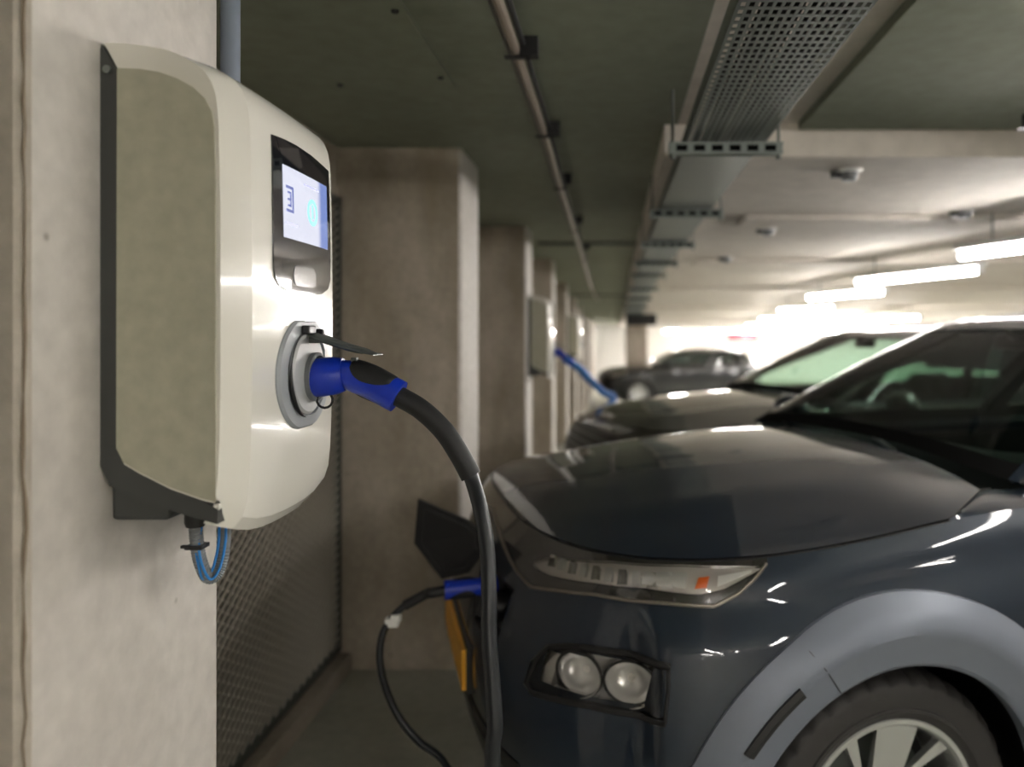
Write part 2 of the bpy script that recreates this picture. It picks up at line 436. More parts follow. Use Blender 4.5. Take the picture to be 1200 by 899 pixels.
# detectors on the pale ceiling
def detector(px, py, lbl, s=1):
    Y = .655*FPX/(390-py); c = at(px, py, Y); c.z = LOW+drop(Y)
    r = empty('smoke_detector', lbl, 'smoke detector', c)
    MB().lathe([(0, -.01), (.05, -.01), (.055, 0), (0, 0)], (0, 0, 0), 'z', 20).build('base', WHITEP, r, True, 40)
    MB().lathe([(0, -.045), (.026, -.045), (.036, -.03), (.036, -.01), (0, -.01)], (0, 0, 0), 'z', 20).build('sensor_head', GREYD, r, True, 40)
    MB().box((-.075, -.014, -.032), (-.03, .014, -.006), .003).build('side_box', BLACKP, r)
detector(995, 203, 'smoke detector on the pale ceiling just past the beam, nearest of them')
detector(900, 270, 'blurred smoke detector on the ceiling beside the cable tray')
detector(1130, 250, 'smoke detector on the ceiling above the lit tubes')
detector(852, 303, 'tiny smoke detector far along the ceiling beside the tray')
c = at(1203, 140, 2.7); r = empty('sprinkler', 'dark sprinkler head under the ceiling board at the right edge', 'sprinkler', (c.x, c.y, ROOF-.03))
MB().lathe([(0, -.04), (.014, -.04), (.014, 0), (0, 0)], (0, 0, 0), 'z', 12).build('body', BLACKP, r, True, 40)
MB().lathe([(0, -.05), (.032, -.05), (.032, -.047), (0, -.047)], (0, 0, 0), 'z', 16).build('deflector', BLACKP, r)
# shallow cross beams of the pale ceiling
for i, (Y, h) in enumerate(((4.4, .018), (7.0, .025), (10.0, .03), (13.5, .04), (17.5, .05), (22, .05))):
    d = drop(Y); struct(MB().box((.75, Y, LOW-h+d-.0), (XR, Y+.35, LOW+.1+d)).build('trim_%d' % (i+2), CEILW))
# far column and sign
o = MB().box((.30, 20.2, -.42), (.86, 20.7, 1.9), .02).build('concrete_column', CONCB); tag(o, 'square column at the far end, below the end of the cable tray', 'column')
o = MB().box((4.0, 27.5, EYE-.28), (5.1, 27.53, EYE-.02), .008).build('red_sign', mat('sign_red', (.6, .01, .02), .6)); tag(o, 'blurred red sign in the bright far end of the hall', 'sign')
for s in (4.2, 4.9): MB().tube([(s, 27.515, EYE-.02), (s, 27.515, LOW-.41)], .006, 6).build('hanging_wire', GALVD).parent = None
for o in [x for x in COL.objects if x.name.startswith('hanging_wire')]: o.parent = bpy.data.objects['red_sign']

# ------------------------------------------------------------------ wall charger
BX = CX                     # wall face
def charger(full=True):
    """built round its foot: x out of the wall, y along it (0 = near side), z from the eye-level origin"""
    Wd_ = .356; r = empty('vehicle_charger', '', 'charger')
    # side profile (x from wall, z): slanting bottom, rounded top
    top = [(.021, .366), (.06, .366), (.10, .359), (.14, .345), (.158, .332), (.168, .312), (.172, .28), (.174, .20)]
    def zt(x): return float(np.interp(x, [p[0] for p in top[:-1]], [p[1] for p in top[:-1]]))
    def belly(y): return .034*abs(2*(y/Wd_)-1)**3
    ch = .033
    # cream front cover: rows along y with the profile bent in at both long edges
    ysn = [0, .0, ch, ch+.004, .08, .13, .171, .212, .262, Wd_-ch-.004, Wd_-ch, Wd_]
    def ins(y):   # how far the profile is pulled back at this y
        a = min(y, Wd_-y)
        return max(0, (ch-a)/ch)*.023
    prof = []
    N1 = 26
    for i in range(N1):  # param along profile from wall-top to bottom
        t = i/(N1-1); prof.append(t)
    arc = [(.001, .370), (.021, .3695), (.045, .368), (.07, .365), (.095, .361), (.118, .353), (.138, .343), (.152, .333), (.162, .320), (.168, .305), (.171, .288), (.173, .265), (.174, .22), (.1755, .15), (.176, .05), (.1755, -.05), (.174, -.15), (.172, -.210), (.169, -.242), (.163, -.261), (.150, -.277)]
    rows = []
    for y in [0, ch*.5, ch, ch+.006, .07, .11, .15, .19, .23, .27, Wd_-ch-.006, Wd_-ch, Wd_-ch*.5, Wd_]:
        row = []
        for (x, z) in arc:
            k = ins(y); bulge = .006*(1-(2*y/Wd_-1)**2)*(1 if x > .16 else x/.16)
            xx = .021+(x-.021)*(1-k/.155)+bulge
            zz = z
            if z < -.1: zz = z+belly(y)*min(1, (-z-.1)/.12)
            row.append((xx, y, zz))
        rows.append(row)
    b = MB(); b.grid(rows)
    # side panels: from the profile edge back to the plate, with the slanting bottom line
    cov = b.build('front_cover', CREAM, r, True, 22)
    for side in (0, 1):
        y = 0 if side == 0 else Wd_; e = [Vector(v) for v in rows[0 if side == 0 else -1]]
        edge = [(v.x, v.z) for v in e]
        bot = [(.021, -.150), (.03, -.168), (.05, -.180), (.09, -.200), (.13, -.214), (.151, -.219)]
        # outer side band
        sp = [(x, z) for x, z in edge if z > -.235]
        poly = sp+[(.151, -.226)]+bot[::-1]+[(.021, .338)]
        m = MB(); m.prism([(x, y, z) for x, z in poly], (0, .004 if side == 0 else -.004, 0)); m.build('side_panel', CREAM, r, False)
        # olive inlay, slightly raised
        inl = [(.022, .337), (.05, .336), (.075, .332), (.098, .324), (.118, .313), (.133, .299), (.142, .282), (.1455, .262), (.147, .20), (.1475, -.2155)]+[(x, z+.003) for x, z in bot[::-1][1:]]
        s = -1 if side == 0 else 1
        m = MB(); m.prism([(x, y+s*.0022, z) for x, z in inl], (0, -s*.002, 0)); m.build('side_inlay', CREAMS, r, False)
    # charcoal back frame
    pf = [(0, .362), (.0, -.17), (.012, -.195), (.05, -.212), (.10, -.230), (.149, -.244), (.150, -.226), (.13, -.214), (.09, -.200), (.05, -.180), (.03, -.168), (.021, -.150), (.021, .336), (.001, .367)]
    m = MB(); m.prism([(x, -.001, z) for x, z in pf], (0, Wd_+.002, 0)); m.build('back_frame', CHARG, r)
    m = MB(); m.box((.0, .02, -.245), (.075, Wd_-.04, -.19), .006); m.build('cable_entry_box', CHARG, r)
    MB().lathe([(0, 0), (.005, 0), (.005, .003), (0, .004)], (.010, -.005, .335), 'y', 10).build('screw', GALV, r)
    def fx(y, z, off=0):   # front face x
        x = float(np.interp(z, [a[1] for a in arc[::-1]], [a[0] for a in arc[::-1]]))
        return .021+(x-.021)*(1-ins(y)/.155)+.006*(1-(2*y/Wd_-1)**2)+off
    # display: black glass on the front
    def face_poly(pts, off, th, name, m_, par=r, n=10):
        """polygon (y,z) lying on the curved front"""
        cy = sum(p[0] for p in pts)/len(pts); cz = sum(p[1] for p in pts)/len(pts)
        rr = []
        for k in range(7):
            f = k/6; rr.append([(fx(cy+(a-cy)*f, cz+(c_-cz)*f, off), cy+(a-cy)*f, cz+(c_-cz)*f) for a, c_ in pts])
        rr.append([(fx(a, c_, off-th), a, c_) for a, c_ in pts])
        mm = MB(); mm.grid(rr, close=True); return mm.build(name, m_, par, True, 30)
    def rrect(y0, y1, z0, z1, rad, n=5, tl=None):
        P = []
        for (cy, cz, a0, rd) in ((y1-rad, z1-rad, 0, rad), (y0+rad, z1-rad, 90, rad), (y0+rad, z0+rad, 180, rad), (y1-rad, z0+rad, 270, rad)):
            for i in range(n): a = math.radians(a0+90*i/(n-1)); P.append((cy+rd*math.cos(a), cz+rd*math.sin(a)))
        return P
    def subdiv(P, k=4):
        out = []
        for i in range(len(P)):
            a, c_ = P[i], P[(i+1) % len(P)]
            for j in range(k): out.append((a[0]+(c_[0]-a[0])*j/k, a[1]+(c_[1]-a[1])*j/k))
        return out
    dsp = [(.090, .276), (.130, .279), (.17, .280), (.23, .278), (.306, .270), (.308, .15), (.306, .088), (.294, .072), (.262, .062), (.2, .056), (.14, .059), (.105, .067), (.092, .078), (.088, .09), (.087, .15)]
    sc = face_poly(subdiv(dsp, 3), .0022, .003, 'display_glass', mat('display_black', (.006, .007, .012), .06, coat=1), n=1)
    if full:
        scm = bpy.data.materials.new('screen_lit'); scm.use_nodes = True; N = scm.node_tree.nodes; L = scm.node_tree.links; bb = N['Principled BSDF']
        tc = N.new('ShaderNodeTexCoord'); sx = N.new('ShaderNodeSeparateXYZ'); L.new(tc.outputs['Object'], sx.inputs[0])
        rp = N.new('ShaderNodeValToRGB'); rp.color_ramp.elements[0].position = .245; rp.color_ramp.elements[0].color = (.80, .82, .95, 1)
        rp.color_ramp.elements[1].position = .262; rp.color_ramp.elements[1].color = (.20, .28, .62, 1)
        L.new(sx.outputs[1], rp.inputs[0]); L.new(rp.outputs[0], bb.inputs['Emission Color']); bb.inputs['Emission Strength'].default_value = .36
        bb.inputs['Base Color'].default_value = (.02, .02, .03, 1); bb.inputs['Roughness'].default_value = .08
        S1 = face_poly(subdiv([(.118, .241), (.290, .241), (.290, .137), (.118, .137)], 6), .0030, .0015, 'screen', scm, sc)
        ink = mat('screen_ink', (.05, .06, .2), .3, emit=(.12, .16, .42), es=.3); grn = mat('screen_green', (.1, .4, .35), .3, emit=(.35, .70, .74), es=.36); lil = mat('screen_lilac', (.3, .3, .4), .3, emit=(.5, .52, .80), es=.36)
        def bar(y0, y1, z0, z1, m_, nm='icon'):
            z0 += .019; z1 += .019
            mm = MB(); x = fx((y0+y1)/2, (z0+z1)/2, .0034); mm.prism([(fx(y0, z0, .0032), y0, z0), (fx(y1, z0, .0032), y1, z0), (fx(y1, z1, .0032), y1, z1), (fx(y0, z1, .0032), y0, z1)], (.0006, 0, 0)); return mm
        mm = MB()
        for a in ((.126, .150, .190, .194), (.126, .150, .156, .160), (.146, .150, .156, .194), (.131, .142, .183, .186), (.131, .142, .173, .176), (.131, .142, .164, .167), (.139, .142, .164, .186)):
            t_ = bar(*a, None); mm.add(t_.v, t_.f)
        mm.build('number_icon', ink, S1)
        ring = MB(); cy, cz = .222, .187
        for i in range(20):
            a0, a1 = 2*PI*i/20, 2*PI*(i+1)/20
            q_ = [(cy+R_*math.cos(a)*1.0, cz+R_*math.sin(a)) for R_, a in ((.021, a0), (.021, a1), (.014, a1), (.014, a0))]
            ring.prism([(fx(a, c_, .0032), a, c_) for a, c_ in q_], (.0006, 0, 0))
        for a in ((.219, .225, .158, .180),): t_ = bar(*a, None); ring.add(t_.v, t_.f)
        ring.build('charging_icon', grn, S1)
        for a in ((.123, .165, .137, .141), (.19, .25, .205, .208)): bar(*a, None).build('text_line', lil, S1)
        # card reader field below the screen
        face_poly(subdiv(rrect(.150, .235, .070, .100, .012), 2), .0030, .001, 'card_reader', mat('reader_grey', (.10, .10, .11), .15, coat=1), sc)
    # socket escutcheon: round, cut off flat at the lower corner
    cy, cz = .197, -.062
    so = empty('socket_group', '', 'x') if False else None
    P = []
    for i in range(48):
        a = 2*PI*i/48; R_ = .084
        y_, z_ = R_*math.cos(a)*1.16, R_*math.sin(a)*1.0
        z_ = max(min(z_, .078), -.080); y_ = min(y_, .084)
        P.append((cy+y_, cz+z_))
    def raised(scale, off): return [(fx(cy+(a-cy)*scale, cz+(c_-cz)*scale, off), cy+(a-cy)*scale, cz+(c_-cz)*scale) for a, c_ in P]
    m = MB(); m.grid([raised(1.03, -.004), raised(1.03, .002), raised(.995, .0055), raised(.80, .007), raised(.78, .003), raised(.30, .003)], close=True)
    m.f.append(tuple(range(len(m.v)-48, len(m.v))))
    plate = m.build('socket_plate', GREYP, r, True, 30)
    m = MB(); Q = [(fx(cy, cz, .004+off_), cy+R_*math.cos(2*PI*i/40)+dy, cz+R_*math.sin(2*PI*i/40)) for off_, R_, dy in ((0, .062, -.004), (.004, .062, -.004), (.0065, .058, -.004), (.0065, .002, -.004)) for i in range(40)]
    m.grid([Q[i*40:(i+1)*40] for i in range(4)], close=True); m.build('shutter_disc', mat('shutter_grey', (.42, .43, .43), .4), plate, True, 30)
    gr = [(fx(cy, cz, .0095), cy-.006+.066*math.cos(math.radians(a_)), cz+.066*math.sin(math.radians(a_))) for a_ in range(120, 262, 6)]
    MB().tube(gr, [.0008+.0026*max(0, math.sin(PI*(i-7)/(len(gr)-8))) if i > 7 else .0008 for i in range(len(gr))], 8).build('groove', BLACKP, plate, True)
    m = MB(); x0 = fx(cy, cz, .008); m.box((x0, cy-.032, cz+.060), (x0+.012, cy-.006, cz+.073), .002); m.build('hinge', BLACKP, plate)
    MB().box((x0, cy+.022, cz+.058), (x0+.012, cy+.034, cz+.068), .002).build('hinge', BLACKP, plate)
    # socket collar round the connector
    m = MB(); x0 = fx(cy, cz, 0); m.lathe([(.036, x0), (.038, x0+.018), (.033, x0+.020), (.031, x0+.006), (0, x0+.006)], (0, cy+.008, cz-.006), 'x', 36); m.build('socket_collar', GREYD, plate, True, 30)
    # lifted flap
    m = MB(); fl = []
    for i in range(9):
        t = i/8; xx = x0+.012+.098*t; zz = cz+.052-.040*t+.010*t*t+.006
        ww = .034-.006*t if i not in (0, 8) else .026; th_ = 1 if i < 7 else .25
        fl.append([(xx, cy+.008-ww, zz-.0), (xx, cy+.008-ww*.8, zz+.004*th_), (xx, cy+.008+ww*.8, zz+.004*th_), (xx, cy+.008+ww, zz), (xx, cy+.008+ww*.8, zz-.003*th_), (xx, cy+.008-ww*.8, zz-.003*th_)])
    m.grid(fl, close=True); k = len(fl)*6; m.f += [(0, 1, 2, 3, 4, 5), (k-1, k-2, k-3, k-4, k-5, k-6)]
    m.box((x0+.072, cy-.004, cz+.012), (x0+.080, cy+.006, cz+.024)).box((x0+.004, cy-.01, cz+.046), (x0+.022, cy+.026, cz+.056), .002)
    m.build('socket_flap', mat('flap_grey_green', (.07, .08, .075), .45), plate, True, 30)
    return r
CH0 = charger()
CH0.location = (BX, .988, EYE); tag(CH0, 'cream wall charger with lit screen and blue connector, nearest on its pale column', 'charger')
CH1 = charger(False); CH1.location = (BX, 5.88, EYE-.085); tag(CH1, 'smaller blurred cream charger on the second column behind', 'charger')
c = copy_tree(CH1); c.location = (BX, 10.80, EYE+drop(10.8)); tag(c, 'tiny far charger, furthest of the three along the columns', 'charger')

# grey riser pipe beside the near column
r = empty('riser_pipe', 'blue-grey vertical conduit behind the top of the nearest charger', 'conduit', (CX+.008, CF+.018, 0))
MB().tube([(0, 0, EYE+.373), (0, 0, ROOF)], .0155, 16).build('pipe', PIPEG, r, True)
for z in (2.1,): MB().tube([(0, 0, z), (0, 0, z+.02)], .019, 16).build('pipe_clip', GREYD, r, True, 40)

# supply cable loop under the charger
r = empty('supply_cable', 'grey corrugated supply cable looped under the nearest charger', 'cable', (-.56, 1.1, 1.2))
o_ = Vector((-.56, 1.1, 1.2))
path = spline([at(229, 607, 1.09), at(230, 628, 1.09), at(234, 655, 1.10), at(243, 676, 1.11), at(254, 672, 1.12), at(261, 648, 1.13), at(264, 610, 1.14)], 16)
b = MB(); b.tube([p_-o_ for p_ in path], [.0085+.0010*(i % 2) for i in range(len(path))], 12); b.build('corrugated_sleeve', mat('corrugated_grey', (.19, .20, .21), .5), r, True)
for j, (dx, c0) in enumerate(((-5, 0), (3, 1))):
    w_ = spline([at(232+dx, 607, 1.08), at(226+dx*.6, 635, 1.075), at(229+dx*.5, 662, 1.08), at(238+dx, 682, 1.09), at(249+dx, 670, 1.10), at(256+dx, 640, 1.11), at(257+dx, 610, 1.12)], 12)
    MB().tube([p_-o_+Vector((0, .012, 0)) for p_ in w_], .0019, 8).build('wire', BLUEW, r, True)
z_ = at(231, 640, 1.092)-o_
MB().box((z_.x-.012, z_.y-.012, z_.z-.003), (z_.x+.012, z_.y+.012, z_.z+.003), .001).box((z_.x-.022, z_.y-.003, z_.z-.003), (z_.x-.010, z_.y+.003, z_.z+.001)).build('cable_tie', BLACKP, r)
z_ = at(229, 612, 1.09)-o_
MB().lathe([(.012, -.006), (.014, 0), (.014, .018), (.010, .02)], z_, 'z', 12).build('cable_gland', BLACKP, r, True, 40)

# ------------------------------------------------------------------ cars
def ip(t, xs, ys_):
    xs = np.asarray(xs, float); ys_ = np.asarray(ys_, float); m = np.gradient(ys_, xs)
    t = np.clip(t, xs[0], xs[-1]); i = np.clip(np.searchsorted(xs, t, side='right')-1, 0, len(xs)-2)
    h = xs[i+1]-xs[i]; s = (t-xs[i])/h
    return (2*s**3-3*s**2+1)*ys_[i]+(s**3-2*s**2+s)*h*m[i]+(-2*s**3+3*s**2)*ys_[i+1]+(s**3-s**2)*h*m[i+1]
def ssm(a):
    a = np.clip(a, 0, 1); return a*a*(3-2*a)

class Shape:
    ZF = [.2, .3, .45, .6, .72, .8, .87, .935]; FF = [.75, .815, .865, .87, .84, .81, .78, .735]
    ZW = [.2, .35, .5, .65, .75, .85, .9, .935]; WW = [.85, .885, .895, .90, .895, .88, .862, .835]
    N = 3.2; top = .935; flare = .03; roof = 1.50; WB = 2.6
    def rise(s, x): return ip(x, [-3.4, -2.6, -2, -.5, -.2, 0, .3, .6, .9], [.13, .13, .10, .08, .06, .035, .01, 0, 0])
    def fl(s, x, z):
        if not s.flare: return 0*x
        return s.flare*ssm((.585-x)/.045)*ssm((.86-z)/.10)*ssm((x+.9)/.5)
    def wrap(s, q, z):
        q = np.asarray(q, float); z = np.asarray(z, float)
        sg = np.where(q < 0, -1., 1.); a = np.abs(q)
        F = ip(z, s.ZF, s.FF); W = ip(z, s.ZW, s.WW)
        an = np.clip(a, 0, 1)*PI/2
        x = np.where(a <= 1, F*np.cos(an).clip(0)**(2/s.N), -(a-1)*s.WB)
        y = np.where(a <= 1, W*np.sin(an)**(2/s.N), W)
        ar = np.clip(a-2, 0, 1)*PI/2; R = F-.10
        x = np.where(a > 2, -s.WB-R*np.sin(ar)**(2/s.N), x)
        y = np.where(a > 2, W*np.cos(ar).clip(0)**(2/s.N), y)
        y = y+np.where((a > .3) & (a < 2), s.fl(x, z), 0)
        zz = z+s.rise(x)*ssm((z-.6)/(s.top-.6))
        return np.stack([x, y*sg, zz], -1)
    def pt(s, q, z, off=0):
        p = s.wrap(q, z)
        if np.any(off != 0):
            e = .004; q = np.asarray(q, float)
            n = np.cross(s.wrap(q+e, z)-s.wrap(q-e, z), s.wrap(q, z+e)-s.wrap(q, z-e))
            n = n/np.linalg.norm(n, axis=-1, keepdims=True)
            p = p+n*np.asarray(off)[..., None]
        return p
    def yside(s, x, z):
        W = float(ip(z, s.ZW, s.WW)); F = float(ip(z, s.ZF, s.FF))
        if x > 0: y = W*max(0, 1-min(1, x/F)**s.N)**(1/s.N)
        elif x > -s.WB: y = W
        else: y = W*max(0, 1-min(1, (-s.WB-x)/(F-.10))**s.N)**(1/s.N)
        return y+float(s.fl(np.array(x), np.array(z)))

def car(name, label, loc, rz, paint, sh, hero=False, clad=None, glass=GLASSC, plate=True, wheel_m=SILVER):
    r = empty(name, label, 'car', loc, rz)
    res = 2 if hero else 1
    # ---- body shell
    qs = np.concatenate([np.linspace(-3, -2, 26*res), np.linspace(-2, -1, 40*res)[1:], np.linspace(-1, 1, 110*res)[1:], np.linspace(1, 2, 40*res)[1:], np.linspace(2, 3, 26*res)[1:]])
    zs = np.linspace(.2, sh.top, 44*res)
    Q, Z = np.meshgrid(qs, zs, indexing='ij'); P = sh.wrap(Q, Z)
    holes = []
    if hero: holes += [lambda q, z: .40 < q < .655 and z > .652+.02*(q-.4) and z < .72+.10*min(q-.40, .12)*1.5, lambda q, z: .075 < q < .215 and .665 < z < .80]
    def cut(p, q, z):
        for wx in (0, -sh.WB):
            if abs(p[1]) > .6 and math.hypot(p[0]-wx, p[2]-.334) < .41: return True
        for h in holes:
            if h(abs(q) if h is holes[0] else q, z): return True
        return False
    n, m = Q.shape; V = P.reshape(-1, 3); Fc = []
    for i in range(n-1):
        for j in range(m-1):
            c = (P[i, j]+P[i+1, j+1])/2
            if cut(c, (qs[i]+qs[i+1])/2, (zs[j]+zs[j+1])/2): continue
            Fc.append((i*m+j, (i+1)*m+j, (i+1)*m+j+1, i*m+j+1))
    obj('body_shell', V, Fc, paint, r)
    # ---- strips that lie on the shell between two lines given as (q, z)
    def line(pts, n_): 
        a = np.array(pts, float); d = np.concatenate([[0], np.cumsum(np.hypot(np.diff(a[:, 0])*.9, np.diff(a[:, 1])))]); t = np.linspace(0, d[-1], n_)
        return np.stack([np.interp(t, d, a[:, 0]), np.interp(t, d, a[:, 1])], -1)
    def patch(nm, top, bot, off, m_, par=r, n_=40, k=8, dome=0, skirt=.006, mirror=False):
        A = line(top, n_); B = line(bot, n_); rows = []
        for j in range(k+1):
            f = j/k; L_ = A*(1-f)+B*f
            o_ = off+dome*math.sin(PI*f)*np.sin(np.linspace(0, PI, n_)).clip(0)**.5
            rows.append(sh.pt(L_[:, 0], L_[:, 1], o_))
        G = [rows[0]-0]; sk = []
        full = [sh.pt(A[:, 0], A[:, 1], np.full(n_, off-skirt))]+rows+[sh.pt(B[:, 0], B[:, 1], np.full(n_, off-skirt))]
        full = [np.concatenate([sh.pt(L0[:1, 0], L0[:1, 1], np.full(1, off-skirt)), R_, sh.pt(L0[-1:, 0], L0[-1:, 1], np.full(1, off-skirt))]) for R_, L0 in zip(full, [A]+[A*(1-j/k)+B*j/k for j in range(k+1)]+[B])]
        if mirror: full = [R_*np.array([1, -1, 1]) for R_ in full]
        mb = MB(); mb.grid(full, flip=not mirror); return mb.build(nm, m_, par, True, 40, fix=False)
    def ribbon(nm, pts, w_, m_=BLACKM, off=.0015, n_=60, mirror=False, rad=None, par=r):
        L_ = line(pts, n_); c = sh.pt(L_[:, 0], L_[:, 1], np.full(n_, off))
        if mirror: c = c*np.array([1, -1, 1])
        return MB().tube([Vector(v) for v in c], rad or w_/2, 8).build(nm, m_, par, True)
    # ---- rim and bonnet
    Frim = float(sh.FF[-1]); Wrim = float(sh.WW[-1]); zt0 = sh.top
    def rimy(x): return Wrim*max(0, 1-min(1, max(0, x)/Frim)**sh.N)**(1/sh.N)
    def rimz(x): return zt0+float(sh.rise(x))
    XC = -.45
    def hy(x):
        if x > -.2: return rimy(x)
        t = min(1, (-.2-x)/.19); return rimy(x)*(1-t)+(.72)*t
    def hz(x):
        return rimz(x) + (0 if x > -.2 else min(1, (-.2-x)/.19)*.02)
    def zc(x): return float(ip(x, [-.46, -.2, 0, .2, .4, .6, Frim], [v+sh.top-.935 for v in (1.075, 1.066, 1.054, 1.037, 1.012, .976)]+[zt0+.003]))
    X0 = [XC+(Frim-XC)*(math.sin(PI/2*i/44)) for i in range(45)]; B_ = [math.sin(PI/2*j/30) for j in range(-30, 31)]
    B_ = [max(-1, min(1, b)) for b in B_]; rows = []
    for x in X0:
        row = []
        for b in B_:
            sft = .06*b*b*float(ssm((.2-x)/.65)); xx = x+sft
            a = abs(b); g = 1-a**2.4
            bulge = .007*float(np.exp(-((a-.62)/.10)**2))*float(ssm((Frim-.05-x)/.35))*float(ssm((x+.42)/.5))
            row.append((xx, b*hy(xx)*.996, hz(xx)+.003+(zc(x)-hz(xx))*g+bulge))
        rows.append(row)
    # rounded lip at the front and sides
    hb = MB(); hb.grid(rows); hb.build('bonnet', paint, r, True, 50)
    # underlay closing the gap below the bonnet edge
    # ---- fender tops / belt deck up to the glass
    def gbase(q):      # greenhouse base
        a = abs(q); sg = -1 if q < 0 else 1
        A_, xc, W_ = .82, -1.32, .785
        if a <= 1:
            an = a*PI/2; y = W_*math.sin(an)**(2/5)
            x = xc+A_*max(0, math.cos(an))**(2/14)+.09*(y/W_)**2*float(ssm((1-a)/.35))
        elif a <= 2: x = xc-(a-1)*1.25; y = W_
        else: an = (a-2)*PI/2; x = xc-1.25-.62*max(0, math.sin(an))**(2/3.4); y = W_*max(0, math.cos(an))**(2/3.4)
        z = rimz(x)+.012+(.045*max(0, 1-a/.75) if a < .75 else 0)+.018+.02*float(ssm((x+.9)/.5))
        return Vector((x, y*sg, z-.02))
    def gtop(q):
        a = abs(q); sg = -1 if q < 0 else 1
        A_, xc, W_ = .66, -1.75, .575
        if a <= 1: an = a*PI/2; x = xc+A_*max(0, math.cos(an))**(2/3.0); y = W_*math.sin(an)**(2/3.0)
        elif a <= 2: x = xc-(a-1)*.8; y = W_
        else: an = (a-2)*PI/2; x = xc-.8-.40*max(0, math.sin(an))**(2/3); y = W_*max(0, math.cos(an))**(2/3)
        return Vector((x, y*sg, sh.roof-.02-.03*(abs(y)/.575)**2))
    def G(q, v, off=0):
        a, c = gbase(q), gtop(q); p = a.lerp(c, v)
        out = (a-Vector((-1.7, 0, a.z))); out.z = 0; out.normalize()
        return p+out*(.035*math.sin(PI*v)*1.0+off)+Vector((0, 0, off*.4))
    for s in (1, -1):
        rows = []
        xs_ = np.concatenate([np.linspace(-.19, -.46, 14), np.linspace(-.5, -2.6, 24)])
        for x in xs_:
            o_ = Vector((x, s*rimy(max(x, -9)), rimz(x)))
            yi = hy(x) if x > -.46 else .72+(.765-.72)*min(1, (-.46-x)/.3)
            i_ = Vector((x, s*yi, (hz(x) if x > -.46 else rimz(x)+.016)))
            rows.append([o_, o_.lerp(i_, .5)+Vector((0, 0, .006)), i_, i_+Vector((0, -s*.01, -.05))])
        MB().grid(rows).build('fender_top', paint, r, True, 50)
    # rear deck round the tail
    rows = [[Vector(sh.wrap(q, sh.top)), gbase(q)*.5+Vector(sh.wrap(q, sh.top))*.5+Vector((0, 0, .005)), gbase(q)] for q in np.linspace(1.9, 3, 20)]
    rows2 = [[Vector((v.x, -v.y, v.z)) for v in rw] for rw in rows]
    MB().grid(rows+rows2[::-1]).build('tail_deck', paint, r, True, 50)
    # black cowl under the screen
    rows = []
    for j in range(-20, 21):
        b = j/20; y = b*.76
        rows.append([Vector((XC+.06*b*b+.03, y*.97, zc(XC)-.045-.02*b*b)), Vector((XC+.06*b*b-.01, y*.97, zc(XC)-.028-.03*b*b)), Vector((-.60-.12*b**4, y*.97, zc(XC)-.012-.035*b*b)), Vector((-.85, y*.97, zc(XC)-.05))])
    MB().grid(rows).build('cowl', MATTE, r, True, 50)
    for (yy, ln) in ((.25, .62), (-.42, .55)):
        pts = [Vector((-.47, yy+.02, 1.062)), Vector((-.53, yy-ln*.3, 1.085)), Vector((-.60, yy-ln*.62, 1.10))]
        if sh.top != .935: pts = [p_+Vector((0, 0, sh.top-.935)) for p_ in pts]
        wp = MB(); wp.tube(spline(pts, 6), .006, 8); wp.build('wiper', BLACKP, r, True)
    # ---- greenhouse
    def gl(nm, q0, q1, v0, v1, m_, off=0, nq=24, nv=10, par=r, th=.0):
        rows = [[G(q0+(q1-q0)*i/nq, v0+(v1-v0)*j/nv, off) for j in range(nv+1)] for i in range(nq+1)]
        return MB().grid(rows, flip=q1 > q0).build(nm, m_, par, True, 60, fix=False)
    def strip(nm, q0, q1, v0, v1, m_, off=.006, nq=4, nv=14):
        qq = [q0+(q1-q0)*i/nq for i in range(nq+1)]; vv = [v0+(v1-v0)*j/nv for j in range(nv+1)]
        outer = [[G(a, v, off) for a in qq] for v in vv]; inner = [[G(a, v, -.035) for a in qq[::-1]] for v in vv]
        return MB().grid([o_+i_ for o_, i_ in zip(outer, inner)], close=True).build(nm, m_, r, True, 45)
    gl('windscreen', -.60, .60, 0.02, .985, glass); gl('windscreen_black_border', -.60, .60, 0.0, .085, MATTE, .003, nv=3)
    for s in (1, -1):
        gl('side_window', s*.68, s*1.33, .08, .95, glass); gl('side_window', s*1.42, s*2.05, .08, .95, glass); gl('side_window', s*2.13, s*2.40, .10, .90, glass, nq=6)
        strip('a_pillar', s*.585, s*.69, 0, 1, paint); strip('b_pillar', s*1.33, s*1.42, 0, 1, BLACKM); strip('c_pillar', s*2.05, s*2.13, 0, 1, BLACKM); strip('d_pillar', s*2.40, s*2.62, 0, 1, paint)
        strip('window_belt_trim', s*.66, s*2.5, 0, .07, BLACKM, .008, 30, 2)
    gl('rear_window', 2.62, 3, .12, .95, glass); 
    rows = [[G(q, .12+.83*j/8) for j in range(9)] for q in np.linspace(-2.62, -3, 10)]
    bpy.data.objects[COL.objects[-1].name].name = 'rear_window'
    MB().grid(rows).build('rear_window', glass, r, True, 60, fix=False)
    strip('tailgate_sill', 2.5, 3.0, 0, .12, paint); strip('tailgate_sill', -3.0, -2.5, 0, .12, paint)
    # roof
    rows = []
    qr = np.linspace(-3, 3, 97)
    for k in range(13):
        f = k/12; row = []
        for q in qr:
            e = G(q, .955 if k == 0 else 1, .004); c = Vector((-2.0, 0, sh.roof+.062))
            if k == 0: row.append(G(q, .93, .004)); continue
            f2 = (k-1)/11; p_ = e.lerp(Vector((e.x*(1)-0, 0, 0)), 0)
            x = e.x+(-2.0-e.x)*f2; y = e.y*(1-f2); z = e.z+(c.z-e.z)*(1-(1-f2)**2.2)
            row.append(Vector((x, y, z)))
        rows.append(row)
    MB().grid(rows).build('roof', paint, r, True, 50)
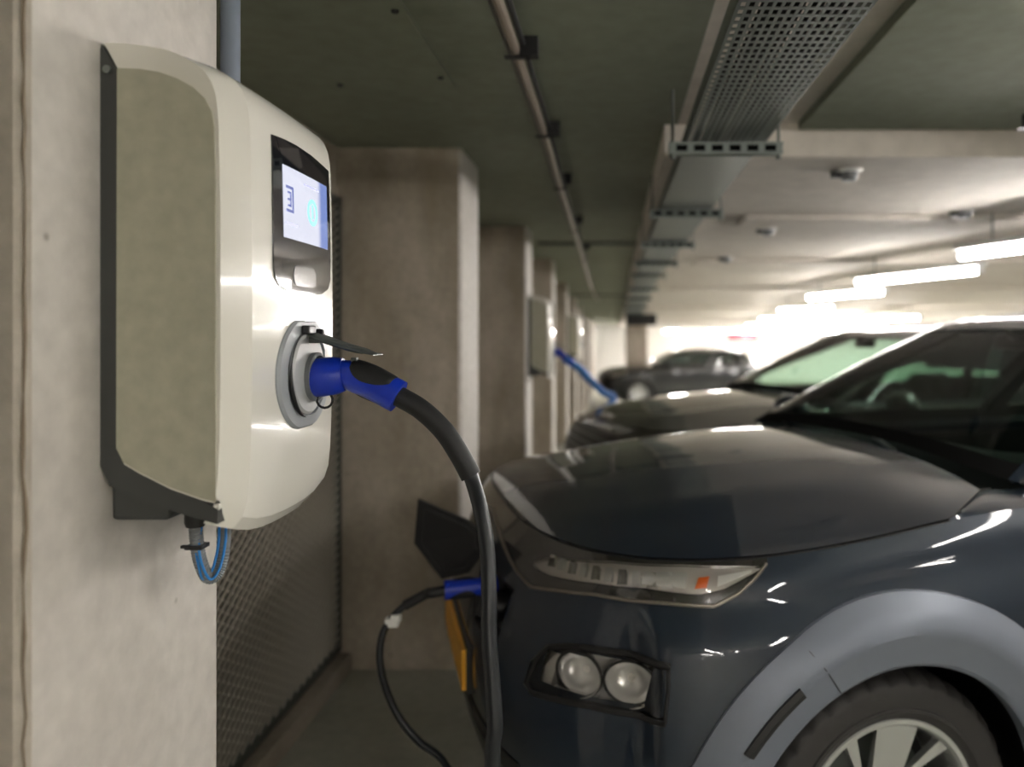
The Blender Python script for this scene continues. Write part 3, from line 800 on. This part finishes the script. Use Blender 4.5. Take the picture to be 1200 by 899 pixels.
    for s in (1, -1):
        if hero or sh.roof > 1.45:
            pts = [G(s*(.93+.0), 1, .01)+Vector((-.05, -s*.03, .02)), G(s*1.05, 1)+Vector((0, -s*.03, .065)), G(s*1.5, 1)+Vector((0, -s*.03, .075)), G(s*1.95, 1)+Vector((0, -s*.03, .065)), G(s*2.2, 1)+Vector((0, -s*.03, .015))]
            MB().tube(spline(pts, 8), .014, 10).build('roof_rail', mat('rail_silver', (.6, .6, .6), .2, .9), r, True)
    # ---- mirrors
    for s in (1, -1):
        b = MB(); c = Vector((-.80, s*.955, 1.075+sh.top-.935)); rows = []
        for i in range(9):
            a = PI*i/8; rr = [(c.x+.07-.075*(1-math.cos(a))*.9, c.y+math.cos(2*PI*j/16)*.105*math.sin(a)**.5, c.z+math.sin(2*PI*j/16)*.07*math.sin(a)**.5) for j in range(16)]
            rows.append(rr)
        b.grid(rows, close=True); mm = b.build('door_mirror', paint, r, True)
        MB().tube([c+Vector((0, -s*.06, -.05)), Vector((-.74, s*.82, 1.01+sh.top-.935))], [.022, .03], 10).build('mirror_arm', BLACKM, mm, True)
    # ---- wheels and arches
    cladm = clad or paint
    for wx in (0, -sh.WB):
        for s in (1, -1):
            # tyre with tread blocks
            n_ = 144; prof = [(.228, -.105), (.245, -.112), (.285, -.118), (.312, -.115), (.328, -.100), (.334, -.080), (.334, -.03), (.329, -.028), (.329, -.02), (.334, -.018), (.334, .018), (.329, .02), (.329, .028), (.334, .03), (.334, .080), (.328, .100), (.318, .112), (.309, .1165), (.285, .118), (.262, .116), (.260, .1195), (.252, .1195), (.245, .112), (.228, .105)]
            rows = []
            for (R_, h) in prof:
                row = []
                for j in range(n_):
                    a = 2*PI*j/n_; rr = R_
                    if R_ > .314 and (j % 4 == 0) and abs(h) > .035: rr -= .009
                    row.append((rr*math.cos(a), h, rr*math.sin(a)))
                rows.append(row)
            wr = MB(); wr.grid(rows, close=True)
            wh = wr.build('wheel', TYRE, r, True, 30); wh.location = (wx, s*.765, .334)
            if s < 0: wh.rotation_euler = (0, 0, PI)
            MB().lathe([(.20, -.10), (.226, -.10), (.232, -.09), (.215, -.06), (.212, .06), (.221, .092), (.232, .098), (.236, .104), (.232, .110), (.222, .110), (.216, .104), (.205, .05), (.20, -.09)], (0, 0, 0), 'y', 64).build('rim', wheel_m, wh, True, 35)
            if abs(wx) > 0 and not hero and s < 0: pass
            sp = MB(); ph = math.radians(97)
            for i in range(5):
                a = ph+i*2*PI/5
                ca, sa = math.cos(a), math.sin(a)
                def PP(rad, off, h): return (rad*ca-off*sa, h, rad*sa+off*ca)
                sp.add([PP(.04, -.034, .072), PP(.04, .034, .072), PP(.222, .056, .103), PP(.222, -.056, .103), PP(.04, -.030, .045), PP(.04, .030, .045), PP(.215, .038, .07), PP(.215, -.038, .07)],
                       [(0, 1, 2, 3), (4, 7, 6, 5), (0, 4, 5, 1), (1, 5, 6, 2), (2, 6, 7, 3), (3, 7, 4, 0)])
                a2 = a+PI/5; ca, sa = math.cos(a2), math.sin(a2)
                sp.add([PP(.10, -.006, .070), PP(.10, .006, .070), PP(.220, .030, .096), PP(.220, -.002, .096), PP(.10, -.006, .055), PP(.10, .006, .055), PP(.215, .030, .075), PP(.215, -.002, .075)],
                       [(0, 1, 2, 3), (4, 7, 6, 5), (0, 4, 5, 1), (1, 5, 6, 2), (2, 6, 7, 3), (3, 7, 4, 0)])
            sp.lathe([(0, .085), (.03, .085), (.036, .078), (.058, .072), (.06, .04), (0, .04)], (0, 0, 0), 'y', 30)
            sp.build('spokes', wheel_m, wh, False)
            MB().lathe([(.165, .0), (.165, .012), (.05, .02), (0, .02)], (0, 0, 0), 'y', 40).build('brake_disc', GALVD, wh, True, 30)
            MB().lathe([(.212, -.02), (.0, -.02)], (0, 0, 0), 'y', 40).build('inner_disc', BLACKM, wh, True)
            # liner
            b = MB(); rows = []
            for i in range(33):
                a = math.radians(-20+220*i/32); yo = sh.yside(wx+.40*math.cos(a), .334+.40*math.sin(a))-.012 if .334+.40*math.sin(a) > .2 else .83
                rows.append([(wx+R_*math.cos(a), s*y_, .334+R_*math.sin(a)) for R_, y_ in ((.385, yo), (.415, .78), (.415, .5), (.0, .5))])
            b.grid(rows).build('wheel_liner', BLACKM, r, True, 40)
            # arch moulding
            rad = [(.532, -.004), (.530, .006), (.50, .020), (.468, .030), (.452, .030), (.442, .026), (.41, .016), (.385, .010), (.376, .002), (.376, -.03)] if hero else [(.46, -.003), (.455, .008), (.42, .012), (.385, .010), (.376, 0), (.376, -.03)]
            rows = []
            for i in range(61):
                a = math.radians(-14+208*i/60); row = []
                for R_, of in rad:
                    x = wx+R_*math.cos(a); z = .334+R_*math.sin(a)
                    zz = z-float(sh.rise(np.array(x)))*float(ssm((z-.6)/(sh.top-.6)))
                    e = .01; y = sh.yside(x, zz)
                    # outward normal in plan
                    y2 = sh.yside(x+e, zz); dy = (y2-y)/e; nx, ny = -dy, 1; L_ = math.hypot(nx, ny); nx /= L_; ny /= L_
                    row.append((x+nx*of, s*(y+ny*of), z))
                rows.append(row)
            am = MB().grid(rows).build('wheel_arch_trim', cladm, r, True, 28)
            if hero and wx == 0:
                # dark slot and the joint line on the moulding
                def ringpt(a_, R_, of):
                    a = math.radians(a_); x = wx+R_*math.cos(a); z = .334+R_*math.sin(a); y = sh.yside(x, z); y2 = sh.yside(x+.01, z); dy = (y2-y)/.01; L_ = math.hypot(dy, 1)
                    return Vector((x-dy/L_*of, s*(y+of/L_), z))
                sl = MB(); rows = []
                for i in range(13):
                    a_ = 33+21*i/12; rows.append([ringpt(a_, .466, .020), ringpt(a_, .464, .036), ringpt(a_, .452, .038), ringpt(a_, .441, .033), ringpt(a_, .440, .018)])
                sl.grid(rows); sl.f += [(0, 1, 2, 3, 4), tuple(range(60, 65))[::-1]]; sl.build('reflector_slot', BLACKP, am, False)
                MB().tube([ringpt(64-(R_-.38)*22, R_, of) for R_, of in ((.385, .0105), (.41, .0165), (.442, .0265), (.46, .031), (.50, .0208), (.53, .0065))], .0012, 6).build('joint_line', BLACKM, am, True)
    # ---- lower cladding and floor pan
    patch('sill_cladding', [(1.16, .30), (1.84, .30)], [(1.16, .2), (1.84, .2)], .012, cladm, skirt=.014); patch('sill_cladding', [(1.16, .30), (1.84, .30)], [(1.16, .2), (1.84, .2)], .012, cladm, skirt=.014, mirror=True)
    b = MB(); rows = [[Vector(sh.wrap(q, .205)), Vector((sh.wrap(q, .205)[0], -sh.wrap(q, .205)[1], .205))] for q in np.linspace(0, 3, 60)]
    b.grid(rows).build('underside', BLACKM, r, False)
    # ---- shut lines
    sl = .003
    for mi in (False, True):
        ribbon('bonnet_shut_line', [(0, sh.top-.001), (1.075, sh.top-.001)], sl, mirror=mi, off=.0005, n_=120)
        pts = [Vector((x, (-1 if mi else 1)*hy(x), hz(x)+.004)) for x in np.linspace(-.19, -.42, 10)]
        MB().tube(pts, .0022, 6).build('bonnet_shut_line', BLACKM, r, True)
        ribbon('door_shut_line', [(1.20, .22), (1.20, .6), (1.185, .90)], sl, mirror=mi, off=.0); ribbon('door_shut_line', [(1.56, .22), (1.56, .92)], sl, mirror=mi, off=0); ribbon('door_shut_line', [(1.83, .45), (1.90, .6), (1.93, .92)], sl, mirror=mi, off=0)
        for q in (1.50, 1.85): patch('door_handle', [(q-.06, .845), (q, .845)], [(q-.06, .82), (q, .82)], .028, paint, n_=8, k=3, skirt=.026, mirror=mi)
        patch('tail_lamp', [(2.62, .90), (2.80, .90)] if False else [(2.50, .90), (2.85, .90)], [(2.52, .82), (2.85, .84)], .01, RED, skirt=.01, mirror=mi)
    # ---- front
    if hero:
        for mi in (False, True):
            # black brow with the running light in it
            brow = patch('brow_panel', [(.0, .931), (.30, .931), (.45, .931), (.86, .931)], [(.0, .90), (.155, .853), (.286, .829), (.488, .856), (.660, .857), (.764, .852), (.81, .875), (.861, .925)], .0035, mat('brow_bronze_black', (.035, .032, .030), .22, .3, coat=1), n_=70, k=8, skirt=.004, mirror=mi)
            ribbon('brow_trim', [(.0, .895), (.08, .872), (.155, .853), (.22, .840), (.286, .829), (.38, .845), (.488, .857), (.660, .857), (.764, .852), (.806, .873), (.837, .899), (.858, .921)], .008, SATIN, .005, 110, mi, rad=.0042)
            T_ = [(.265, .876), (.300, .891), (.350, .902), (.510, .918), (.687, .922), (.797, .918), (.845, .914)]; B2 = [(.265, .874), (.300, .868), (.342, .868), (.480, .878), (.614, .882), (.731, .874), (.781, .884), (.845, .912)]
            dl = patch('running_light', T_, B2, .006, mat('lamp_silver', (.74, .70, .67), .25, .3), brow, n_=60, k=6, skirt=.004, mirror=mi)
            patch('lamp_lens', [(q, z+.001) for q, z in T_], [(q, z-.001) for q, z in B2], .013, GLASSL, dl, n_=60, k=6, skirt=.010, mirror=mi, dome=.003)
            # facets
            for i in range(10):
                q = .31+.037*i; ft = MB(); a0 = sh.pt(q, .905+.02*(q-.35), .007); a1 = sh.pt(q+.022, .905+.02*(q-.35), .012); a2 = sh.pt(q+.030, .884, .012); a3 = sh.pt(q+.008, .882, .007); a4 = sh.pt(q+.028, .903, .007); a5 = sh.pt(q+.034, .884, .007)
                vs = [a0, a1, a2, a3, a4, a5]; vs = [v*np.array([1, -1, 1]) for v in vs] if mi else vs
                ft.add(vs, [(0, 1, 2, 3), (1, 4, 5, 2)]); ft.build('reflector_facet', BOWL if i % 2 else CHROME, dl, False)
            patch('bright_reflector', [(.60, .910), (.70, .912)], [(.60, .888), (.70, .886)], .009, BOWL, dl, n_=14, k=5, dome=.003, skirt=.003, mirror=mi)
            patch('orange_indicator', [(.725, .903), (.748, .905)], [(.720, .884), (.744, .886)], .009, ORANGE, dl, n_=8, k=5, dome=.002, skirt=.003, mirror=mi)
            patch('bright_reflector', [(.765, .905), (.83, .912)], [(.765, .887), (.83, .908)], .0095, mat('reflector_white', (.9, .9, .88), .2), dl, n_=12, k=4, skirt=.003, mirror=mi)
            # main headlight: recessed bowl pair behind glass
            LBRIGHT = mat('lamp_bright', (.78, .76, .73), .3, .0)
            LT = [(.385, .690), (.414, .725), (.465, .738), (.52, .745), (.602, .747), (.672, .741)]; LB = [(.371, .645), (.385, .636), (.45, .641), (.537, .645), (.617, .643), (.684, .641)]
            hs = patch('headlight', [(.36, .690), (.395, .735), (.52, .757), (.602, .759), (.684, .752)], [(.352, .635), (.38, .620), (.537, .632), (.617, .630), (.690, .628)], .0, LBRIGHT, n_=50, k=10, skirt=.0, mirror=mi)
            ribbon('headlight_surround', [(.372, .690), (.403, .733), (.46, .748), (.52, .755), (.602, .757), (.68, .750), (.688, .70), (.690, .631), (.617, .633), (.537, .636), (.45, .630), (.38, .624), (.362, .640), (.372, .690)], .01, BLACKM, .002, 120, mi, rad=.0045)
            me = hs.data; bm = bmesh.new(); bm.from_mesh(me)
            for v in bm.verts: pass
            bm.free()
            A = line([(.36, .690), (.395, .735), (.52, .757), (.602, .759), (.684, .752)], 50); B = line([(.352, .635), (.38, .620), (.537, .632), (.617, .630), (.690, .628)], 50)
            rows = []
            for f, of in ((-.0, -.004), (0, .005), (.10, .007), (.12, -.01), (.16, -.040), (.5, -.042), (.84, -.040), (.88, -.01), (.90, .007), (1, .005), (1, -.004)):
                L_ = A*(1-f)+B*f; qc = .52
                o_ = np.full(50, of)
                if of < 0 and 0 < f < 1:
                    t = np.linspace(0, 1, 50); edge = np.clip(np.minimum(t, 1-t)/.06, 0, 1); o_ = .005*(1-ssm(edge))+of*ssm(edge)
                rows.append(sh.pt(L_[:, 0], L_[:, 1], o_))
            if mi: rows = [R_*np.array([1, -1, 1]) for R_ in rows]
            nb = MB().grid(rows, flip=mi); me2 = bpy.data.meshes.new('headlight'); me2.from_pydata([tuple(v) for v in nb.v], [], nb.f); me2.materials.append(LBRIGHT); me2.materials.append(BLACKP)
            for p_ in me2.polygons:
                if p_.index//49 in (0, 1, 2, 7, 8, 9) or p_.index % 49 in (0, 1, 47, 48): p_.material_index = 1
            for p_ in me2.polygons: p_.use_smooth = True
            hs.data = me2
            def bowl(q, z, ry, rz_, nm='reflector_bowl', dep=.038, m_=BOWL):
                c = sh.pt(q, z, -.004); e = .004
                n0 = sh.pt(q, z, .01)-sh.pt(q, z, 0); n0 /= np.linalg.norm(n0); fwd = np.array([1., .25, 0]); ax = n0*.75+fwd*.25; ax /= np.linalg.norm(ax)
                tz = np.array([0, 0, 1.])-ax*ax[2]; tz /= np.linalg.norm(tz); tx = np.cross(ax, tz); rows_ = []
                for k in range(11):
                    th = PI/2*k/10; rr = math.cos(th); dd = -dep*math.sin(th)
                    rows_.append([c+ax*dd+(tx*ry*math.cos(2*PI*j/28)+tz*rz_*math.sin(2*PI*j/28))*rr for j in range(28)])
                rows_.insert(0, [c+ax*.004+(tx*ry*1.08*math.cos(2*PI*j/28)+tz*rz_*1.08*math.sin(2*PI*j/28)) for j in range(28)])
                if mi: rows_ = [[v*np.array([1, -1, 1]) for v in R_] for R_ in rows_]
                ob = MB().grid(rows_, close=True).build(nm, m_, hs, True, 60, fix=False)
                b2 = c-ax*(dep*.45); R2 = min(ry, rz_)*.36
                bl = MB(); rr2 = []
                for k in range(7):
                    th = PI/2*k/6; rr2.append([b2+ax*R2*math.sin(th)+(tx*math.cos(2*PI*j/14)+tz*math.sin(2*PI*j/14))*R2*math.cos(th) for j in range(14)])
                if mi: rr2 = [[v*np.array([1, -1, 1]) for v in R_] for R_ in rr2]
                return ob
            bowl(.497, .697, .057, .047); bowl(.618, .695, .054, .048)
            for (q_, rr_) in ((.497, .059), (.618, .057)):
                c_ = sh.pt(q_, .696, .0)
                nn_ = sh.pt(q_, .696, .01)-c_; nn_ /= np.linalg.norm(nn_); tx_ = np.cross(nn_, [0, 0, 1.])
                pp_ = [c_+tx_*rr_*math.cos(a_)+np.array([0, 0, 1.])*rr_*.82*math.sin(a_) for a_ in np.linspace(0, 2*PI, 29)]
                if mi: pp_ = [v*np.array([1, -1, 1]) for v in pp_]
                MB().tube([Vector(v) for v in pp_], .0035, 8).build('bezel_ring', BLACKP, hs, True)
            # bright lower and inner faces
            patch('reflector_strip', [(.396, .690), (.418, .718), (.432, .726)], [(.388, .652), (.40, .650), (.425, .651)], -.006, BOWL, hs, n_=12, k=4, skirt=.02, mirror=mi)
            patch('reflector_strip', [(.44, .660), (.50, .655), (.55, .655)], [(.44, .646), (.50, .648), (.55, .650)], -.003, BOWL, hs, n_=12, k=3, skirt=.02, mirror=mi)
            patch('lamp_lens', LT, LB, .008, GLASSL, hs, n_=50, k=8, dome=.006, skirt=.006, mirror=mi)
        # lower intake
        patch('lower_intake', [(-.33, .44), (0, .46), (.33, .44)], [(-.36, .27), (0, .26), (.36, .27)], .004, BLACKP, n_=50, k=6, skirt=.01)
        for z in (.30, .345, .39): ribbon('intake_bar', [(-.33, z), (.33, z)], .01, GALVD, .008, 40, rad=.005)
        patch('bumper_lip', [(-1.0*.62, .262), (0, .258), (.62, .262)], [(-.62, .205), (0, .20), (.62, .205)], .018, cladm, n_=80, k=4, skirt=.02)
        # charging port: recess, socket, open flap
        A = line([(.072, .803), (.218, .803)], 14); B = line([(.072, .662), (.218, .662)], 14); rows = []
        for f, of in ((0, .002), (.03, .0), (.06, -.05), (.5, -.055), (.94, -.05), (.97, 0), (1, .002)):
            L_ = A*(1-f)+B*f; t = np.linspace(0, 1, 14); ed = ssm(np.clip(np.minimum(t, 1-t)/.10, 0, 1)); o_ = np.full(14, of)*np.where(of < 0, ed, 1); rows.append(sh.pt(L_[:, 0], L_[:, 1], o_))
        port = MB().grid(rows).build('charging_port', BLACKM, r, True, 40, fix=False)
        pc = sh.pt(.145, .745, -.045); MB().lathe([(.028, 0), (.036, 0), (.036, .035), (.030, .035), (.028, .006), (0, .006)], pc, 'x', 28).build('port_socket', BLACKP, port, True, 35)
        MB().lathe([(0, .0), (.014, 0), (.014, .006), (0, .006)], sh.pt(.10, .79, .004), 'x', 12).build('port_lamp', mat('port_peach', (.7, .35, .22), .4), port, True, 35)
        fl = [(.99, .06, .962), (1.0, .05, .835), (.925, .085, .735), (.85, .11, .755), (.82, .12, .80), (.815, .12, .87), (.86, .105, .905)]
        f = MB(); f.prism(fl, (.004, .014, 0)); fp = f.build('port_flap', BLACKP, r, False)
        rm = MB(); cc = sum((Vector(p_) for p_ in fl), Vector())/len(fl)
        loop = [cc+(Vector(p_)-cc)*.78+Vector((.004, .016, 0)) for p_ in fl]; rm.tube(loop+[loop[0]], .004, 8); rm.build('flap_seal', BLACKM, fp, True)
        MB().tube([Vector((.835, .125, .83)), Vector((.80, .15, .80)), Vector((.77, .17, .77))], .010, 8).build('flap_hinge', BLACKP, fp, True)
        # emblem of plain oval on the nose
        c = sh.pt(-.02, .80, .006)
    else:
        for mi in (False, True):
            hl = patch('headlight', [(.40, .84), (.55, .875), (.86, .885)], [(.40, .77), (.55, .76), (.86, .835)], .006, mat('lamp_silver', (.42, .38, .36), .25, .9), n_=30, k=6, skirt=.008, mirror=mi)
            patch('lamp_lens', [(.39, .842), (.55, .877), (.87, .888)], [(.39, .767), (.55, .757), (.87, .832)], .014, GLASSL, hl, n_=30, k=6, dome=.004, skirt=.008, mirror=mi)
            patch('fog_lamp_surround', [(.42, .46), (.60, .48)], [(.42, .36), (.60, .36)], .006, BLACKP, n_=14, k=4, skirt=.008, mirror=mi)
        patch('grille', [(-.30, .84), (0, .86), (.30, .84)], [(-.26, .66), (0, .65), (.26, .66)], .006, BLACKP, n_=40, k=6, skirt=.01)
        for z in (.69, .73, .77, .81): ribbon('grille_bar', [(-.25, z), (.25, z)], .01, GALV, .010, 30, rad=.005)
        patch('lower_intake', [(-.33, .44), (0, .44), (.33, .44)], [(-.36, .30), (0, .29), (.36, .30)], .005, BLACKP, n_=40, k=5, skirt=.01)
    if plate:
        pc = sh.pt(0, .50, .0)
        b = MB(); b.box((pc[0]+.005, -.26, .480), (pc[0]+.018, .26, .590), .002); pl = b.build('number_plate', PLATE, r)
        pf_ = MB(); X_ = pc[0]
        pf_.box((X_-.04, -.268, .472), (X_+.006, .268, .598), .003); pf_.build('plate_holder', BLACKP, pl)
    # ---- interior
    dz = sh.top-.935
    rows = []
    for j in range(-16, 17):
        y = j/16*.70; b_ = abs(j/16); rows.append([(-.56-.25*b_**3, y, 1.02+dz), (-.80, y, 1.045+dz+.012*math.cos(y*8)), (-.98, y, 1.02+dz+.02*math.exp(-((y-.36)/.16)**2)), (-1.10, y, .93+dz), (-1.06, y, .6)])
    MB().grid(rows).build('dashboard', INTER, r, True, 40)
    st = MB(); c = Vector((-1.22, .36, .93+dz)); ax = Vector((-.9, 0, .43)).normalized(); tx = Vector((0, 1, 0)); tz = ax.cross(tx)
    st.tube([c+(tx*math.cos(2*PI*i/28)+tz*math.sin(2*PI*i/28))*.185 for i in range(29)], .014, 8)
    for a in (0, PI, -PI/2): st.tube([c, c+(tx*math.cos(a)+tz*math.sin(a)*(1))*.18], [.035, .014], 8)
    st.build('steering_wheel', INTER, r, True)
    for y in (.37, -.37):
        s_ = MB(); s_.box((-1.95, y-.25, .38), (-1.40, y+.25, .56), .05)
        sb = MB(); sb.v = []; bk = []
        for k in range(8):
            t = k/7; ww = (.23-.03*t)*(1 if k < 7 else .7); x = -1.88-.22*t; z = .50+.62*t
            bk.append([(x+.07, y-ww*.8, z), (x+.10, y-ww, z), (x, y-ww*.98, z), (x-.06, y-ww*.6, z), (x-.06, y+ww*.6, z), (x, y+ww*.98, z), (x+.10, y+ww, z), (x+.07, y+ww*.8, z)])
        s_.grid(bk, close=True); k0 = len(s_.v)-8; s_.f.append(tuple(range(k0, k0+8)))
        so = s_.build('front_seat', SEAT, r, True, 40)
        MB().box((-2.20, y-.12, 1.17), (-2.08, y+.12, 1.33), .035).tube([(-2.13, y-.05, 1.10), (-2.14, y-.05, 1.2)], .006, 6).tube([(-2.13, y+.05, 1.10), (-2.14, y+.05, 1.2)], .006, 6).build('headrest', SEAT, so, True, 40)
    MB().box((-3.0, -.60, .45), (-2.65, .60, 1.08), .06).box((-2.75, -.60, .38), (-2.3, .60, .58), .05).build('rear_seat', SEAT, r, True, 40)
    MB().box((-2.9, -.74, .21), (-.7, .74, .32)).build('cabin_floor', INTER, r)
    for s in (1, -1): MB().box((-2.6, s*.70-.02, .3), (-.9, s*.70+.02, .97+dz), .015).build('door_lining', INTER, r)
    MB().box((-1.23, -.11, 1.375+(sh.roof-1.5)), (-1.20, .11, 1.435+(sh.roof-1.5)), .012).tube([(-1.20, 0, 1.42+(sh.roof-1.5)), (-1.13, 0, 1.47+(sh.roof-1.5))], .012, 8).build('rear_view_mirror', BLACKP, r, True, 40)
    return r

# paints
PNAVY = mat('paint_dark_blue_grey', (.009, .017, .031), .45, .1, coat=1, spec=.25)
PGREY = mat('paint_warm_grey', (.04, .04, .032), .5, .1, coat=1, spec=.3)
PBLACK = mat('paint_black', (.004, .005, .006), .4, 0, coat=1, spec=.3)
CLADG = mat('cladding_grey_blue', (.17, .19, .235), .45, .2)
sh1 = Shape()
CARX, CARY = .366, 2.581
car('electric_car', 'dark blue-grey electric car in front, charging flap open and blue connector plugged in', (CARX, CARY, 0), PI+TH, PNAVY, sh1, True, CLADG)
class Shape2(Shape):
    ZF = [.2, .3, .45, .6, .72, .8, .86, .90]; FF = [.76, .82, .86, .86, .84, .80, .75, .69]
    ZW = [.2, .35, .5, .65, .75, .83, .87, .90]; WW = [.85, .88, .89, .89, .885, .87, .85, .82]; top = .90; flare = 0; roof = 1.46
class Shape3(Shape2):
    roof = 1.40
car('parked_car', 'warm grey hatchback parked directly behind the front car', (CARX+.22, CARY+2.47, 0), PI+TH, PGREY, Shape2(), False, None)
car('parked_car', 'black car parked far behind, covered in round light glints', (.45, 20.0, -.41), PI+TH*.6, PBLACK, Shape3(), False, None, GLASSD)

# ------------------------------------------------------------------ charging cable from charger to the front car
def l2w(x, y, z, dx=0, dy=0):
    c, s = math.cos(TH), math.sin(TH); return Vector((CARX+dx-x*c+y*s, CARY+dy-x*s-y*c, z))
YP = 1.189
r = empty('charging_cable', 'long black charging cable with blue connectors from the nearest charger to the front car', 'cable', (0, 0, 0))
def connector(P0, P1, P2, P3, upv, nm):
    """connector head P0-P1 (round) then handle P1..P3, blue with a black grip"""
    b = MB(); ax = (P1-P0).normalized()
    b.tube([P0, P0+ax*.004, P0+(P1-P0)*.35, P1-(P1-P0)*.25, P1], [.026, .0295, .0300, .029, .025], 24)
    pts = spline([P1-(P1-P0)*.45, P1, P2, P3], 8); k = len(pts)
    b.tube(pts, [.0245-.003*math.sin(PI*min(1, i/(k-1)*1.9))+.001*(i/(k-1)) for i in range(k)], 20)
    cn = b.build(nm, BLUE, r, True, 50)
    g = MB(); g2 = pts[int(k*.40):k-2]; rows = []
    for i, p_ in enumerate(g2):
        T_ = (g2[min(i+1, len(g2)-1)]-g2[max(i-1, 0)]).normalized(); n_ = (upv-T_*upv.dot(T_)).normalized(); bb = T_.cross(n_); f = math.sin(PI*i/(len(g2)-1))**.35 if 0 < i < len(g2)-1 else .0
        rows.append([p_+(n_*math.cos(a)+bb*math.sin(a))*(.0238+.0032*f) for a in np.radians(np.linspace(-88*f-2, 88*f+2, 15))])
    mn = min(len(x) for x in rows); rows = [x[:mn] for x in rows]
    g.grid(rows); g.build('grip', BLACKM, cn, True, 50)
    g = MB(); under = [p_-upv*.0225 for p_ in pts[int(k*.45):k-3]]; g.tube(under, [.002+.005*math.sin(PI*i/(len(under)-1)) for i in range(len(under))], 10); g.build('trigger_grip', BLACKM, cn, True, 50)
    return cn
c0 = Vector((CX+.19, YP-.004, EYE-.070))
h1 = at(399, 441, YP); h2 = at(432, 449, YP); h3 = at(467, 465, YP)
cn = connector(c0, Vector((CX+.241, YP, EYE-.064)), at(430, 446, YP), h3, Vector((0, 0, 1)), 'charger_connector')
MB().tube([c0+Vector((.022, .0, -.033+.012*math.cos(2*PI*i/14)))+Vector((.012*math.sin(2*PI*i/14), 0, 0)) for i in range(15)], .002, 6).build('lanyard_ring', BLACKP, cn, True)
sl_ = [at(462, 462, YP), at(472, 467, YP), at(495, 481, YP), at(520, 505, YP), at(538, 532, YP), at(552, 558, YP)]
MB().tube(spline(sl_, 8), [.0165]*3+[.0155]*(8*5-2-8)+[.0145]*8, 18).build('cable_sleeve', BLACKM, r, True, 50) if False else MB().tube(spline(sl_, 8), .0158, 18).build('cable_sleeve', BLACKM, r, True, 50)
p2 = l2w(.835, .31, .752); pd = l2w(1, .31, .752)-l2w(0, .31, .752)
pth = [at(545, 545, YP), at(553, 562, YP), at(563, 597, 1.17), at(571, 645, 1.15), at(573, 700, 1.13), at(573, 745, 1.12), at(577, 800, 1.11), at(580, 850, 1.10), at(577, 899, 1.10),
       Vector((-.17, 1.11, .55)), Vector((-.19, 1.18, .22)), Vector((-.24, 1.32, .04)), Vector((-.34, 1.55, .013)), Vector((-.45, 1.85, .013)), Vector((-.44, 2.1, .04)), Vector((-.40, 2.08, .16)),
       at(520, 893, 2.04), at(490, 868, 2.02), at(466, 838, 2.02), at(450, 800, 2.02), at(445, 765, 2.02), at(452, 735, 2.03), at(475, 709, 2.05), at(500, 696, 2.06)]
hx = l2w(.99, .26, .755)
pth.append(l2w(.97, .262, .752)); pth.append(l2w(.92, .262, .756))
sp = spline(pth, 10)
MB().tube(sp, [.0115 if p_.y < 1.6 and p_.z > .05 else .0095 for p_ in sp], 14).build('cable', CABLE, r, True)
MB().tube(spline([at(474, 710, 2.05), at(500, 696, 2.06), l2w(.97, .262, .752), l2w(.92, .262, .756)], 6), .0135, 14).build('cable_sleeve', BLACKM, r, True)
connector(l2w(.795, .262, .757), l2w(.84, .262, .757), l2w(.88, .262, .757), l2w(.935, .262, .756), Vector((0, 0, -1)), 'car_connector')
tg = at(460, 729, 2.035); MB().box((tg.x-.018, tg.y-.012, tg.z-.012), (tg.x+.016, tg.y+.012, tg.z+.012), .003).box((tg.x-.004, tg.y-.010, tg.z), (tg.x+.022, tg.y+.010, tg.z+.020), .003).build('white_tag', WHITEP, r)
# clip holding the connector lock on the car
# ------------------------------------------------------------------ blue coiled cable of the second charger
ps = Vector((BX+.17, 6.07, EYE-.153)); 
path = spline([ps+Vector((.10, 0, -.05)), at(678, 431, 6.2), at(692, 446, 6.35), at(706, 459, 6.45), at(718, 470, 6.5), l2w(.55, -.95, .70, .22, 2.47), l2w(.60, -.88, .68, .22, 2.47)], 14)
r = empty('charging_cable', 'blurred blue coiled charging cable hanging from the second charger', 'cable', ps)
co = []
T0 = Vector((0, 0, 1))
for i in range(len(path)-1):
    for k in range(8):
        t = k/8; p_ = path[i].lerp(path[i+1], t); d_ = (path[i+1]-path[i]).normalized(); n_ = (T0-d_*T0.dot(d_)).normalized(); b_ = d_.cross(n_); a = 2*PI*(i*8+k)/8*1.0
        co.append(p_+(n_*math.cos(a)+b_*math.sin(a))*.026-ps)
MB().tube(co, .0095, 6).build('coiled_cable', BLUEC, r, True)
MB().tube([Vector((.0, 0, 0)), Vector((.05, 0, 0)), Vector((.10, 0, -.04)), Vector((.15, .02, -.08))], [.03, .03, .022, .024], 14).build('connector', BLUE, r, True, 50)
MB().tube([v-ps for v in (path[-1], path[-1].lerp(l2w(.45, -.80, .70, .22, 2.47), .9))], [.024, .028], 12).build('connector', BLUE, r, True, 50)
